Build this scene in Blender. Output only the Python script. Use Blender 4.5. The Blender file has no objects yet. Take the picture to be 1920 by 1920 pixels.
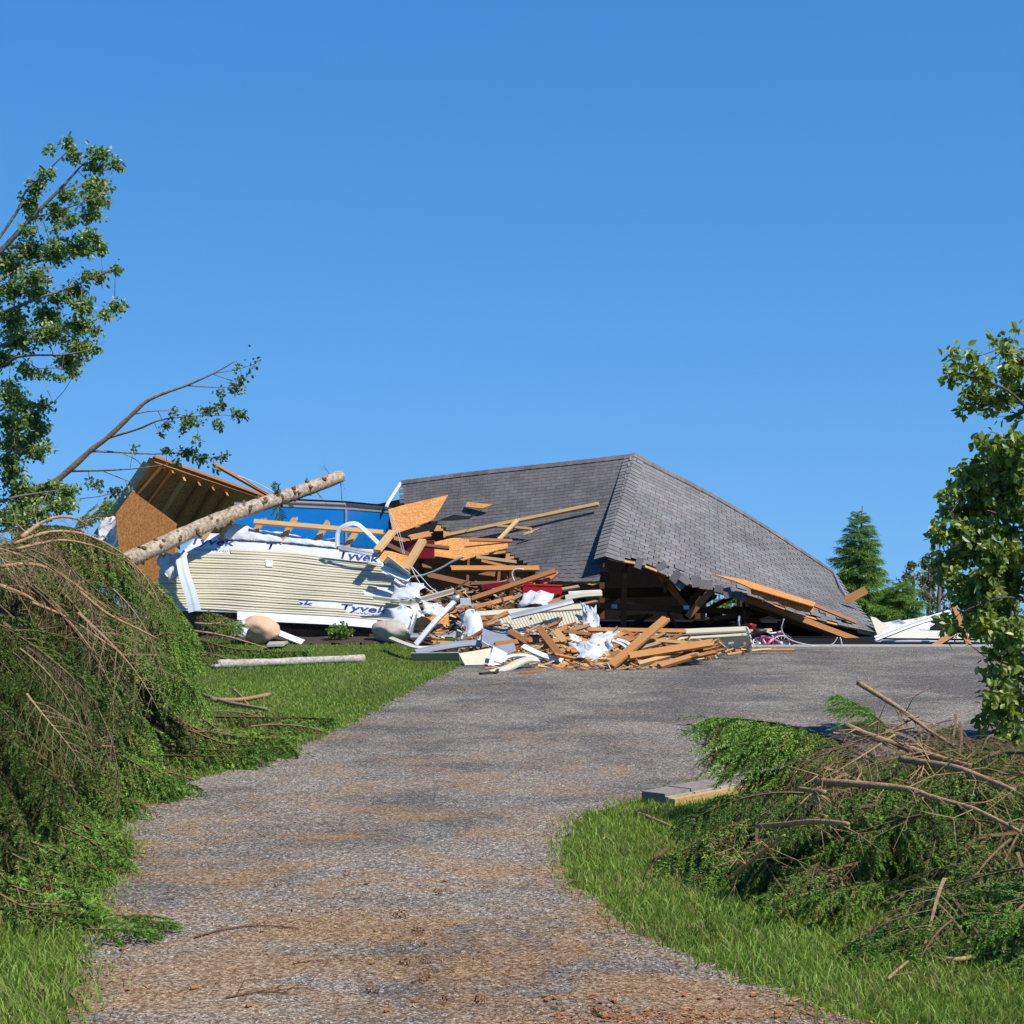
import bpy, math, random
import numpy as np
from mathutils import Vector, Matrix

R = math.radians
random.seed(7)
rng = np.random.default_rng(7)
scene = bpy.context.scene
COL = scene.collection

# ------------------------------------------------------------------ camera, sky, sun, exposure
F = 3600.0            # focal length in pixels of the 1920 px photograph
EYE = 1.94
cam_d = bpy.data.cameras.new('camera')
cam = bpy.data.objects.new('camera', cam_d)
COL.objects.link(cam)
cam.location = (0, 0, EYE)
cam.rotation_euler = (R(90), 0, 0)
cam_d.sensor_width = 36
cam_d.lens = 36 * F / 1920
cam_d.clip_end = 5000
scene.camera = cam

SUN_EL, SUN_AZ = R(53), math.atan2(0.86, -0.51)     # azimuth measured from +Y towards +X
world = bpy.data.worlds.new('World')
scene.world = world
world.use_nodes = True
wn, wl = world.node_tree.nodes, world.node_tree.links
wn.clear()
sky = wn.new('ShaderNodeTexSky')
sky.sky_type = 'NISHITA'
sky.sun_disc = False
sky.sun_elevation = SUN_EL
sky.sun_rotation = SUN_AZ
sky.altitude = 300
sky.air_density = 1.0
sky.dust_density = 0.0
tcw = wn.new('ShaderNodeTexCoord')
mpw = wn.new('ShaderNodeMapping')
mpw.inputs['Location'].default_value = (0, 0, 0.172)
mpw.inputs['Scale'].default_value = (1, 1, 0.52)
wl.new(tcw.outputs['Generated'], mpw.inputs[0])
wl.new(mpw.outputs[0], sky.inputs[0])
sky.ozone_density = 4.0
hs = wn.new('ShaderNodeHueSaturation')
hs.inputs['Saturation'].default_value = 1.33
hs.inputs['Hue'].default_value = 0.504
bg = wn.new('ShaderNodeBackground')
bg.inputs['Strength'].default_value = 0.116
wo = wn.new('ShaderNodeOutputWorld')
wl.new(sky.outputs[0], hs.inputs['Color'])
wl.new(hs.outputs[0], bg.inputs['Color'])
wl.new(bg.outputs[0], wo.inputs['Surface'])

sun_d = bpy.data.lights.new('sun', 'SUN')
sun_d.energy = 4.5
sun_d.angle = R(0.53)
sun_d.color = (1.0, 0.945, 0.85)
sun = bpy.data.objects.new('sun', sun_d)
COL.objects.link(sun)
to_sun = Vector((math.sin(SUN_AZ) * math.cos(SUN_EL), math.cos(SUN_AZ) * math.cos(SUN_EL), math.sin(SUN_EL)))
sun.rotation_euler = to_sun.to_track_quat('Z', 'Y').to_euler()
sun.location = to_sun * 60

vs = scene.view_settings
vs.view_transform = 'Standard'
vs.look = 'None'
vs.exposure = 0.42
vs.gamma = 1.0
vs.use_curve_mapping = False

# ------------------------------------------------------------------ helpers
WM = {}
ID = Matrix.Identity(4)


def P(px, py, Y):
    """a point of the place seen at a photo pixel, at a depth of Y metres"""
    return Vector(((px - 960) / F * Y, Y, EYE + (960 - py) / F * Y))


def G(px, py, z=0.0):
    Y = (EYE - z) * F / (py - 960)
    return Vector(((px - 960) / F * Y, Y, z))


def proj(p):
    return 960 + p[0] / p[1] * F, 960 - (p[2] - EYE) / p[1] * F


class Plane:
    def __init__(self, a, b, c):
        self.a = a
        self.n = (b - a).cross(c - a).normalized()
        if self.n.y > 0:
            self.n = -self.n

    def at(self, px, py):
        o = Vector((0, 0, EYE))
        d = Vector(((px - 960) / F, 1, (960 - py) / F))
        return o + d * ((self.a - o).dot(self.n) / d.dot(self.n))


def tag(o, label=None, cat=None, group=None, kind=None):
    if label:
        o['label'] = label
    if cat:
        o['category'] = cat
    if group:
        o['group'] = group
    if kind:
        o['kind'] = kind
    return o


def link(o, parent=None, M=None):
    M = M if M is not None else ID
    COL.objects.link(o)
    if parent is not None:
        o.parent = parent
        o.matrix_parent_inverse = WM[parent.name].inverted()
    o.matrix_basis = M
    WM[o.name] = M.copy()
    return o


def thing(name, label, cat, loc, group=None):
    o = bpy.data.objects.new(name, None)
    o.empty_display_size = 0.2
    link(o, None, Matrix.Translation(Vector(loc)))
    return tag(o, label, cat, group)


def place(name, me, M, parent=None, color=None):
    o = bpy.data.objects.new(name, me)
    link(o, parent, M)
    if color:
        o.color = (*color, 1)
    return o


def np_mesh(name, v, f, mat, tint=None, smooth=False):
    """v (N,3), f (M,k) arrays -> mesh; tint (N,3) optional colour per vertex"""
    me = bpy.data.meshes.new(name)
    v = np.asarray(v, np.float32)
    f = np.asarray(f, np.int32)
    k = f.shape[1]
    me.vertices.add(len(v))
    me.vertices.foreach_set('co', v.ravel())
    me.loops.add(f.size)
    me.loops.foreach_set('vertex_index', f.ravel())
    me.polygons.add(len(f))
    me.polygons.foreach_set('loop_start', np.arange(0, f.size, k, dtype=np.int32))
    me.polygons.foreach_set('loop_total', np.full(len(f), k, np.int32))
    me.polygons.foreach_set('use_smooth', np.full(len(f), bool(smooth)))
    if tint is not None:
        a = me.color_attributes.new('tint', 'FLOAT_COLOR', 'POINT')
        c = np.ones((len(v), 4), np.float32)
        c[:, :3] = tint
        a.data.foreach_set('color', c.ravel())
    me.materials.append(mat)
    me.update(calc_edges=True)
    return me


class MB:
    def __init__(self):
        self.v, self.f, self.t = [], [], []
        self.tint = (1, 1, 1)

    def _add(self, vs_, fs_):
        n = len(self.v)
        self.v += [tuple(p) for p in vs_]
        self.f += [tuple(i + n for i in q) for q in fs_]
        self.t += [self.tint] * len(vs_)

    def box(self, M, sx, sy, sz):
        vs_ = [M @ Vector((x * sx / 2, y * sy / 2, z * sz / 2)) for x in (-1, 1) for y in (-1, 1) for z in (-1, 1)]
        self._add(vs_, [(0, 1, 3, 2), (4, 6, 7, 5), (0, 4, 5, 1), (2, 3, 7, 6), (0, 2, 6, 4), (1, 5, 7, 3)])
        return self

    def tube(self, pts, radii, n=8, cap=True):
        pts = [Vector(p) for p in pts]
        if not hasattr(radii, '__len__'):
            radii = [radii] * len(pts)
        up = Vector((0.3, 0.2, 0.93))
        rings = []
        for i, p in enumerate(pts):
            d = (pts[min(i + 1, len(pts) - 1)] - pts[max(i - 1, 0)])
            d = d.normalized() if d.length > 1e-9 else Vector((1, 0, 0))
            a = up - d * up.dot(d)
            if a.length < 1e-3:
                a = d.orthogonal()
            a.normalize()
            b = d.cross(a)
            rings.append([p + (a * math.cos(2 * math.pi * k / n) + b * math.sin(2 * math.pi * k / n)) * radii[i] for k in range(n)])
            up = a
        vs_ = [q for r in rings for q in r]
        fs_ = []
        for i in range(len(rings) - 1):
            for k in range(n):
                k2 = (k + 1) % n
                fs_.append((i * n + k, i * n + k2, (i + 1) * n + k2, (i + 1) * n + k))
        if cap:
            fs_.append(tuple(reversed(range(n))))
            fs_.append(tuple((len(rings) - 1) * n + k for k in range(n)))
        self._add(vs_, fs_)
        return self

    def prism(self, pts, vec):
        """polygon outline extruded by vec"""
        pts = [Vector(p) for p in pts]
        vec = Vector(vec)
        n = len(pts)
        vs_ = pts + [p + vec for p in pts]
        fs_ = [tuple(range(n)), tuple(reversed(range(n, 2 * n)))]
        for i in range(n):
            j = (i + 1) % n
            fs_.append((j, i, i + n, j + n))
        self._add(vs_, fs_)
        return self

    def grid(self, fn, nu, nv, thick=None):
        """fn(u,v)->Vector; thick = fn(u,v)->offset vector for the underside"""
        top = [fn(i / nu, j / nv) for j in range(nv + 1) for i in range(nu + 1)]
        W = nu + 1
        fs_ = [(j * W + i, j * W + i + 1, (j + 1) * W + i + 1, (j + 1) * W + i) for j in range(nv) for i in range(nu)]
        if thick is None:
            self._add(top, fs_)
            return self
        bot = [top[j * W + i] + thick(i / nu, j / nv) for j in range(nv + 1) for i in range(nu + 1)]
        N = len(top)
        fs_ += [tuple(N + k for k in reversed(q)) for q in fs_]
        rim = [i for i in range(nu)] + [j * W + nu for j in range(nv)] + [nv * W + i for i in range(nu, 0, -1)] + [j * W for j in range(nv, 0, -1)]
        for a, b in zip(rim, rim[1:] + rim[:1]):
            fs_.append((b, a, a + N, b + N))
        self._add(top + bot, fs_)
        return self

    def build(self, name, mat, parent=None, smooth=False, color=None, center=True):
        v = np.array(self.v, dtype=np.float64)
        c = Vector((0, 0, 0))
        if center:
            lo, hi = v.min(0), v.max(0)
            c = Vector(((lo[0] + hi[0]) / 2, (lo[1] + hi[1]) / 2, lo[2]))
        me = bpy.data.meshes.new(name)
        me.from_pydata([tuple(p) for p in (v - np.array(c))], [], self.f)
        if mat.name == 'asphalt_shingle' or any(t != (1, 1, 1) for t in self.t):
            a = me.color_attributes.new('tint', 'FLOAT_COLOR', 'POINT')
            a.data.foreach_set('color', np.array([(*t, 1) for t in self.t], np.float32).ravel())
        if smooth:
            me.polygons.foreach_set('use_smooth', [True] * len(me.polygons))
        me.materials.append(mat)
        me.update()
        return place(name, me, Matrix.Translation(c), parent, color)


def inpoly(x, y, poly):
    x, y = np.asarray(x, float), np.asarray(y, float)
    ins = np.zeros(x.shape, bool)
    n = len(poly)
    for i in range(n):
        x1, y1 = poly[i][0], poly[i][1]
        x2, y2 = poly[(i + 1) % n][0], poly[(i + 1) % n][1]
        c = ((y1 > y) != (y2 > y)) & (x < (x2 - x1) * (y - y1) / (y2 - y1 + 1e-12) + x1)
        ins ^= c
    return ins


# ------------------------------------------------------------------ materials
class NT:
    def __init__(self, name, rough=0.7, spec=0.3):
        self.m = bpy.data.materials.new(name)
        self.m.use_nodes = True
        self.n, self.l = self.m.node_tree.nodes, self.m.node_tree.links
        self.b = self.n['Principled BSDF']
        self.b.inputs['Roughness'].default_value = rough
        self.b.inputs['Specular IOR Level'].default_value = spec
        self._co = None

    def co(self, scale=(1, 1, 1), world=False):
        if world:
            src = self.n.new('ShaderNodeNewGeometry').outputs['Position']
        else:
            src = self.n.new('ShaderNodeTexCoord').outputs['Object']
        if scale == (1, 1, 1):
            return src
        mp = self.n.new('ShaderNodeMapping')
        mp.inputs['Scale'].default_value = scale
        self.l.new(src, mp.inputs['Vector'])
        return mp.outputs[0]

    def noise(self, vec, scale, detail=4, rough=0.55, dist=0.0):
        t = self.n.new('ShaderNodeTexNoise')
        t.inputs['Scale'].default_value = scale
        t.inputs['Detail'].default_value = detail
        t.inputs['Roughness'].default_value = rough
        t.inputs['Distortion'].default_value = dist
        self.l.new(vec, t.inputs['Vector'])
        return t.outputs['Fac']

    def voro(self, vec, scale, out='Color', rand=1.0):
        t = self.n.new('ShaderNodeTexVoronoi')
        t.inputs['Scale'].default_value = scale
        t.inputs['Randomness'].default_value = rand
        self.l.new(vec, t.inputs['Vector'])
        return t.outputs[out]

    def ramp(self, fac, stops, interp='LINEAR'):
        r = self.n.new('ShaderNodeValToRGB')
        r.color_ramp.interpolation = interp
        e = r.color_ramp.elements
        while len(e) < len(stops):
            e.new(0.5)
        for el, (p, c) in zip(e, stops):
            el.position = p
            el.color = (*c, 1) if hasattr(c, '__len__') else (c, c, c, 1)
        self.l.new(fac, r.inputs[0])
        return r.outputs[0]

    def mix(self, fac, a, b, mode='MIX'):
        m = self.n.new('ShaderNodeMix')
        m.data_type = 'RGBA'
        m.blend_type = mode
        for s, v in ((m.inputs[0], fac), (m.inputs[6], a), (m.inputs[7], b)):
            if isinstance(v, (int, float)):
                s.default_value = v if s == m.inputs[0] else (v, v, v, 1)
            elif isinstance(v, tuple):
                s.default_value = (*v, 1)
            else:
                self.l.new(v, s)
        return m.outputs[2]

    def math(self, op, a, b=0.5):
        m = self.n.new('ShaderNodeMath')
        m.operation = op
        for s, v in zip(m.inputs, (a, b)):
            if isinstance(v, (int, float)):
                s.default_value = v
            else:
                self.l.new(v, s)
        return m.outputs[0]

    def objcol(self):
        return self.n.new('ShaderNodeObjectInfo').outputs['Color']

    def objrand(self):
        return self.n.new('ShaderNodeObjectInfo').outputs['Random']

    def tint(self):
        a = self.n.new('ShaderNodeAttribute')
        a.attribute_name = 'tint'
        return a.outputs['Color']

    def color(self, c):
        if isinstance(c, tuple):
            self.b.inputs['Base Color'].default_value = (*c, 1)
        else:
            self.l.new(c, self.b.inputs['Base Color'])
        return self

    def bump(self, h, strength=0.3, dist=0.01):
        b = self.n.new('ShaderNodeBump')
        b.inputs['Strength'].default_value = strength
        b.inputs['Distance'].default_value = dist
        self.l.new(h, b.inputs['Height'])
        self.l.new(b.outputs[0], self.b.inputs['Normal'])
        return self

    def trans(self, col, fac):
        """thin-leaf translucency"""
        t = self.n.new('ShaderNodeBsdfTranslucent')
        if isinstance(col, tuple):
            t.inputs[0].default_value = (*col, 1)
        else:
            self.l.new(col, t.inputs[0])
        mx = self.n.new('ShaderNodeMixShader')
        mx.inputs[0].default_value = fac
        out = self.n['Material Output']
        self.l.new(self.b.outputs[0], mx.inputs[1])
        self.l.new(t.outputs[0], mx.inputs[2])
        self.l.new(mx.outputs[0], out.inputs['Surface'])
        return self


def plain(name, c, rough=0.6, spec=0.3, var=0.12, scale=6, metal=0.0, usecol=False):
    k = NT(name, rough, spec)
    n = k.noise(k.co(), scale, 5, 0.6)
    v = k.ramp(n, [(0.25, 1 - var * 1.6), (0.75, 1.0)])
    col = k.mix(1.0, c, v, 'MULTIPLY')
    if usecol:
        col = k.mix(1.0, col, k.objcol(), 'MULTIPLY')
    k.color(col)
    k.b.inputs['Metallic'].default_value = metal
    return k.m


def m_lumber():
    k = NT('lumber', 0.75, 0.2)
    c = k.co()
    g = k.noise(k.co((1.2, 22, 22)), 3.0, 5, 0.6, 1.2)
    bl = k.noise(c, 2.2, 3)
    base = k.objcol()
    col = k.mix(k.ramp(g, [(0.3, 0.0), (0.75, 1.0)]), k.mix(1.0, base, (0.72, 0.62, 0.5), 'MULTIPLY'), base)
    col = k.mix(k.ramp(bl, [(0.35, 0.35), (0.62, 0.0)]), col, k.mix(1.0, base, (0.6, 0.55, 0.55), 'MULTIPLY'))
    kn = k.voro(k.co((1.0, 4, 4)), 3.0, 'Distance')
    col = k.mix(k.ramp(kn, [(0.03, 0.75), (0.08, 0.0)]), col, (0.16, 0.07, 0.03))
    k.color(col)
    k.bump(g, 0.25, 0.004)
    return k.m


def m_osb():
    k = NT('oriented_strand_board', 0.8, 0.15)
    c = k.co()
    d = k.noise(c, 9, 2)
    v = k.voro(k.co((1.0, 2.4, 1.6)), 26, 'Color')
    v2 = k.voro(k.co((2.6, 1.0, 1.8)), 30, 'Color')
    s1 = k.n.new('ShaderNodeSeparateColor')
    k.l.new(v, s1.inputs[0])
    s2 = k.n.new('ShaderNodeSeparateColor')
    k.l.new(v2, s2.inputs[0])
    f = k.math('ADD', k.math('MULTIPLY', s1.outputs[0], 0.5), k.math('MULTIPLY', s2.outputs[1], 0.5))
    col = k.ramp(f, [(0.05, (0.34, 0.15, 0.05)), (0.5, (0.52, 0.265, 0.095)), (0.95, (0.68, 0.41, 0.18))])
    col = k.mix(k.ramp(d, [(0.3, 0.35), (0.7, 0.0)]), col, (0.36, 0.17, 0.06))
    col = k.mix(1.0, col, k.objcol(), 'MULTIPLY')
    k.color(col)
    k.bump(f, 0.3, 0.004)
    return k.m


def m_shingle():
    k = NT('asphalt_shingle', 0.9, 0.15)
    c = k.co(world=True)
    g = k.noise(c, 160, 3, 0.7)
    w = k.noise(c, 1.1, 4, 0.6)
    st = k.noise(k.co((9, 1.0, 1.0), world=True), 1.2, 3)
    base = k.mix(1.0, (0.205, 0.192, 0.185), k.objcol(), 'MULTIPLY')
    base = k.mix(1.0, base, k.tint(), 'MULTIPLY')
    col = k.mix(1.0, base, k.ramp(g, [(0.3, 0.62), (0.7, 1.25)]), 'MULTIPLY')
    col = k.mix(1.0, col, k.ramp(w, [(0.3, 0.78), (0.7, 1.12)]), 'MULTIPLY')
    col = k.mix(1.0, col, k.ramp(st, [(0.3, 0.85), (0.6, 1.0)]), 'MULTIPLY')
    k.color(col)
    k.bump(g, 0.4, 0.004)
    return k.m


def m_needle():
    k = NT('spruce_needles', 0.5, 0.25)
    c = k.mix(1.0, k.tint(), k.objcol(), 'MULTIPLY')
    k.color(c)
    return k.m


def m_leaf(name, rough=0.42, spec=0.45, tr=0.38):
    k = NT(name, rough, spec)
    c = k.mix(1.0, k.tint(), k.objcol(), 'MULTIPLY')
    k.color(c)
    k.trans(k.mix(1.0, c, (1.3, 1.25, 0.5), 'MULTIPLY'), tr)
    return k.m


def m_bark(name, a, b, sc=1.0):
    k = NT(name, 0.9, 0.1)
    n = k.noise(k.co((1, 1, 1)), 28 * sc, 5, 0.65)
    n2 = k.noise(k.co(), 5 * sc, 3)
    col = k.ramp(n, [(0.3, b), (0.62, a)])
    col = k.mix(k.ramp(n2, [(0.35, 0.5), (0.65, 0.0)]), col, k.mix(1.0, col, (0.55, 0.5, 0.48), 'MULTIPLY'))
    k.color(k.mix(1.0, col, k.objcol(), 'MULTIPLY'))
    k.bump(n, 0.6, 0.012)
    return k.m


def m_asphalt():
    k = NT('worn_gravelly_asphalt', 0.95, 0.03)
    c = k.co(world=True)
    v = k.voro(c, 88, 'Color')
    s = k.n.new('ShaderNodeSeparateColor')
    k.l.new(v, s.inputs[0])
    v2 = k.voro(c, 170, 'Color')
    s2 = k.n.new('ShaderNodeSeparateColor')
    k.l.new(v2, s2.inputs[0])
    f = k.math('ADD', k.math('MULTIPLY', s.outputs[0], 0.6), k.math('MULTIPLY', s2.outputs[1], 0.4))
    peb = k.ramp(f, [(0.08, (0.032, 0.029, 0.026)), (0.35, (0.112, 0.100, 0.085)), (0.6, (0.220, 0.194, 0.164)), (0.8, (0.35, 0.31, 0.26)), (0.93, (0.68, 0.63, 0.54))])
    tar = k.ramp(f, [(0.1, (0.022, 0.022, 0.022)), (0.6, (0.082, 0.078, 0.075)), (0.85, (0.17, 0.16, 0.15)), (0.97, (0.48, 0.45, 0.40))])
    pt = k.noise(k.co((0.8, 0.8, 1), world=True), 0.85, 6, 0.6, 0.5)
    pt2 = k.noise(k.co((0.8, 1.0, 1), world=True), 4.0, 4, 0.6)
    pm = k.math('ADD', k.math('MULTIPLY', pt, 0.75), k.math('MULTIPLY', pt2, 0.25))
    pos = k.n.new('ShaderNodeSeparateXYZ')
    k.l.new(c, pos.inputs[0])
    upp = k.n.new('ShaderNodeMapRange')          # tighter, darker asphalt on the pad by the house
    upp.inputs[1].default_value = 12.0
    upp.inputs[2].default_value = 20.0
    upp.inputs[3].default_value = 0.0
    upp.inputs[4].default_value = -0.055
    k.l.new(pos.outputs[1], upp.inputs[0])
    pm = k.math('ADD', pm, upp.outputs[0])
    col = k.mix(k.ramp(pm, [(0.38, 0.78), (0.54, 0.0)]), peb, tar)
    # drifts of rusty needles and sawdust: near the spruces, thinning out up the drive
    lit = k.noise(k.co((0.9, 1.0, 1), world=True), 1.5, 8, 0.7, 0.6)
    near = k.n.new('ShaderNodeMapRange')
    near.inputs[1].default_value = 7.0
    near.inputs[2].default_value = 19.0
    near.inputs[3].default_value = 0.16
    near.inputs[4].default_value = -0.03
    k.l.new(pos.outputs[1], near.inputs[0])
    lf = k.math('ADD', lit, near.outputs[0])
    fine = k.noise(k.co((1, 1, 1), world=True), 70, 3, 0.7)
    lf = k.math('ADD', lf, k.math('MULTIPLY', k.math('SUBTRACT', fine, 0.5), 0.28))
    litc = k.ramp(f, [(0.1, (0.095, 0.048, 0.022)), (0.5, (0.25, 0.138, 0.064)), (0.9, (0.44, 0.29, 0.15))])
    col = k.mix(k.ramp(lf, [(0.54, 0.0), (0.72, 0.72)]), col, litc)
    k.color(col)
    k.bump(f, 0.28, 0.010)
    return k.m


def m_ground():
    k = NT('lawn_soil', 0.95, 0.05)
    c = k.co(world=True)
    a = k.noise(c, 0.9, 5, 0.6)
    b = k.noise(c, 45, 4, 0.7)
    col = k.ramp(b, [(0.3, (0.040, 0.062, 0.012)), (0.55, (0.085, 0.135, 0.025)), (0.75, (0.16, 0.19, 0.05))])
    col = k.mix(k.ramp(a, [(0.45, 0.0), (0.7, 0.55)]), col, (0.105, 0.098, 0.045))
    k.color(col)
    k.bump(b, 0.8, 0.03)
    return k.m


def m_stone(name, a, b, sc):
    k = NT(name, 0.85, 0.15)
    n = k.noise(k.co(), sc, 6, 0.7)
    n2 = k.noise(k.co(), 3, 3)
    col = k.mix(k.ramp(n2, [(0.3, 0), (0.7, 0.6)]), k.ramp(n, [(0.3, b), (0.65, a)]), a)
    k.color(col)
    k.bump(n, 0.5, 0.02)
    return k.m


def m_wrap():
    k = NT('house_wrap', 0.6, 0.25)
    n = k.noise(k.co((1, 1, 1)), 7, 4, 0.55, 0.8)
    k.color(k.ramp(n, [(0.25, (0.48, 0.50, 0.53)), (0.6, (0.59, 0.60, 0.61))]))
    k.bump(n, 0.35, 0.02)
    return k.m


def m_siding(name, c):
    k = NT(name, 0.42, 0.35)
    n = k.noise(k.co((0.6, 3, 3)), 6, 4, 0.6)
    d = k.noise(k.co(), 2.2, 4, 0.6)
    col = k.mix(1.0, c, k.ramp(n, [(0.3, 0.90), (0.7, 1.0)]), 'MULTIPLY')
    col = k.mix(k.ramp(d, [(0.5, 0.0), (0.72, 0.16)]), col, (0.40, 0.34, 0.24))
    k.color(k.mix(1.0, col, k.objcol(), 'MULTIPLY'))
    return k.m


M = dict(
    lumber=m_lumber(), osb=m_osb(), shingle=m_shingle(), needle=m_needle(),
    leaf=m_leaf('tree_leaf'), grass=m_leaf('grass_blade', 0.5, 0.3, 0.3),
    bark=m_bark('spruce_bark', (0.55, 0.45, 0.34), (0.15, 0.10, 0.065), 0.75),
    birch=m_bark('pale_log_bark', (0.60, 0.545, 0.47), (0.26, 0.215, 0.17)),
    twig=m_bark('twig_bark', (0.42, 0.285, 0.165), (0.20, 0.13, 0.075), 2.0),
    polbark=m_bark('poplar_bark', (0.30, 0.24, 0.18), (0.12, 0.09, 0.07), 1.5),
    asphalt=m_asphalt(), ground=m_ground(), wrap=m_wrap(),
    cream=m_siding('cream_vinyl', (0.585, 0.535, 0.40)), white=m_siding('white_vinyl', (0.70, 0.70, 0.70)),
    greymetal=plain('grey_aluminium', (0.42, 0.44, 0.46), 0.38, 0.5, 0.15, 5, 0.35),
    whitemetal=plain('white_aluminium', (0.74, 0.76, 0.79), 0.35, 0.5, 0.1, 5),
    darkmetal=plain('dark_metal', (0.05, 0.05, 0.055), 0.45, 0.5, 0.2),
    drip=plain('grey_green_drip_edge', (0.40, 0.42, 0.40), 0.45, 0.4, 0.15),
    concrete=m_stone('concrete', (0.40, 0.365, 0.31), (0.24, 0.215, 0.18), 14),
    tanstone=m_stone('tan_boulder', (0.60, 0.40, 0.255), (0.47, 0.30, 0.19), 9),
    greystone=m_stone('granite_boulder', (0.50, 0.44, 0.36), (0.20, 0.17, 0.14), 42),
    paver=m_stone('brown_paver', (0.28, 0.235, 0.205), (0.17, 0.145, 0.125), 22),
    mulch=m_stone('mulch', (0.075, 0.055, 0.042), (0.025, 0.020, 0.016), 40),
    fabric=plain('black_landscape_fabric', (0.030, 0.030, 0.033), 0.8, 0.2),
    blue=plain('blue_trailer_paint', (0.003, 0.18, 0.56), 0.30, 0.5, 0.10, 2.5),
    black=plain('black_trim', (0.035, 0.037, 0.042), 0.45, 0.4, 0.3),
    tyre=plain('black_rubber', (0.02, 0.02, 0.021), 0.75, 0.2),
    red=plain('red_plastic', (0.62, 0.010, 0.014), 0.35, 0.45, 0.15),
    darkred=plain('dark_red_plastic', (0.28, 0.010, 0.020), 0.4, 0.45, 0.2),
    pink=plain('pink_paint', (0.75, 0.22, 0.34), 0.35, 0.5, 0.1),
    ink=plain('blue_print', (0.030, 0.060, 0.24), 0.6, 0.2, 0.1),
    greyink=plain('grey_print', (0.16, 0.165, 0.18), 0.6, 0.2, 0.1),
    wire=plain('white_cable', (0.66, 0.64, 0.60), 0.5, 0.4, 0.15),
    garage=plain('shade_black', (0.012, 0.009, 0.008), 0.9, 0.1, 0.3),  # near-black stands in for shade on the back wall and in the wall gap
    felt=plain('felt_and_shade_black', (0.022, 0.022, 0.024), 1.0, 0.0, 0.2),  # real felt; also blackens the garage floor and roof underside as shade
    litter=m_leaf('needle_and_chip_litter', 0.8, 0.1, 0.05),
    plume=plain('bird_feathers', (0.02, 0.02, 0.022), 0.7, 0.2),
)

PINE = (0.66, 0.44, 0.205)
PINE2 = (0.52, 0.255, 0.092)
RED = (0.42, 0.19, 0.075)
DARKW = (0.20, 0.095, 0.045)
OLDW = (0.40, 0.285, 0.175)

# ------------------------------------------------------------------ ground, drive, slab
LEFT = [(-1.50, 3.0), (-1.55, 5.0), (-1.68, 7.3), (-1.87, 8.3), (-2.02, 9.5), (-2.2, 10.8), (-2.5, 12.9), (-1.95, 14.9), (-1.52, 17.2), (-1.12, 20.6), (-0.72, 23.6), (-0.5, 25.2), (-0.4, 27.15)]
RIGHT = [(9.0, 27.15), (9.0, 21.0), (6.2, 17.6), (4.2, 16.3), (3.0, 15.3), (1.82, 14.25), (0.86, 12.85), (0.50, 12.3), (0.33, 11.4), (0.29, 10.4), (0.44, 9.4), (0.80, 8.3), (1.34, 7.3), (2.1, 6.1), (2.7, 5.0), (3.2, 3.0)]


def densify(poly, step, amp, seed):
    r = random.Random(seed)
    out = []
    n = len(poly)
    for i in range(n):
        a, b = Vector(poly[i]), Vector(poly[(i + 1) % n])
        p0, p3 = Vector(poly[i - 1]), Vector(poly[(i + 2) % n])
        k = max(1, int((b - a).length / step))
        for j in range(k):
            t = j / k
            q = 0.5 * ((2 * a) + (-p0 + b) * t + (2 * p0 - 5 * a + 4 * b - p3) * t * t + (-p0 + 3 * a - 3 * b + p3) * t ** 3) if (b - a).length < 4.5 else a.lerp(b, t)
            out.append((q.x + r.uniform(-amp, amp), q.y + r.uniform(-amp, amp)))
    return out


DRIVE = densify(LEFT + RIGHT, 0.10, 0.05, 3)


def zg(X, Y):
    X, Y = np.asarray(X, float), np.asarray(Y, float)
    ss = lambda v: np.clip(v, 0, 1) ** 2 * (3 - 2 * np.clip(v, 0, 1))
    berm = 0.19 * ss((Y - 24.7) / 1.4) * (1 - ss((Y - 28.2) / 2)) * ss((-0.75 - X) / 0.9)
    s = np.clip((Y - 31.0) / 10, 0, 1)
    return berm -0.072 * np.clip(np.asarray(Y, float) - 33.0, 0, None) * s * s * (3 - 2 * s)


xs = np.concatenate([-np.geomspace(900, 8, 22), np.linspace(-7, 10, 69), np.geomspace(11, 900, 22)])
ys = np.concatenate([[-60, -20, -5, 0], np.linspace(3, 48, 136), np.geomspace(50, 1500, 26)])
XX, YY = np.meshgrid(xs, ys)
ZZ = zg(XX, YY)
W_ = len(xs)
ii, jj = np.meshgrid(np.arange(W_ - 1), np.arange(len(ys) - 1))
fq = np.stack([jj * W_ + ii, jj * W_ + ii + 1, (jj + 1) * W_ + ii + 1, (jj + 1) * W_ + ii], -1).reshape(-1, 4)
o = place('ground', np_mesh('ground', np.stack([XX, YY, ZZ], -1).reshape(-1, 3), fq, M['ground'], smooth=True), ID)
tag(o, 'grassy ground running back past the ruined house', 'ground', kind='structure')

me = bpy.data.meshes.new('driveway')
me.from_pydata([(x, y, 0.006) for x, y in DRIVE], [], [tuple(range(len(DRIVE)))])
me.materials.append(M['asphalt'])
tag(place('driveway', me, ID), 'worn gravelly asphalt driveway curving up to the garage', 'driveway', kind='structure')

# concrete garage slab with its front edge
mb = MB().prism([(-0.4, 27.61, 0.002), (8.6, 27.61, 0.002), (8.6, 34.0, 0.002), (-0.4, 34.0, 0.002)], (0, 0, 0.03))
tag(mb.build('garage_floor', M['felt']), 'garage floor coloured near-black for the shade inside', 'floor', kind='structure')  # slab inside the garage, its shade put into a near-black colour
mb = MB().prism([(-0.4, 27.16, 0.002), (8.6, 27.16, 0.002), (8.6, 27.6, 0.002), (-0.4, 27.6, 0.002)], (0, 0, 0.035))
tag(mb.build('garage_slab', M['concrete']), 'pale concrete floor slab of the garage', 'slab', kind='structure')

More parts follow.
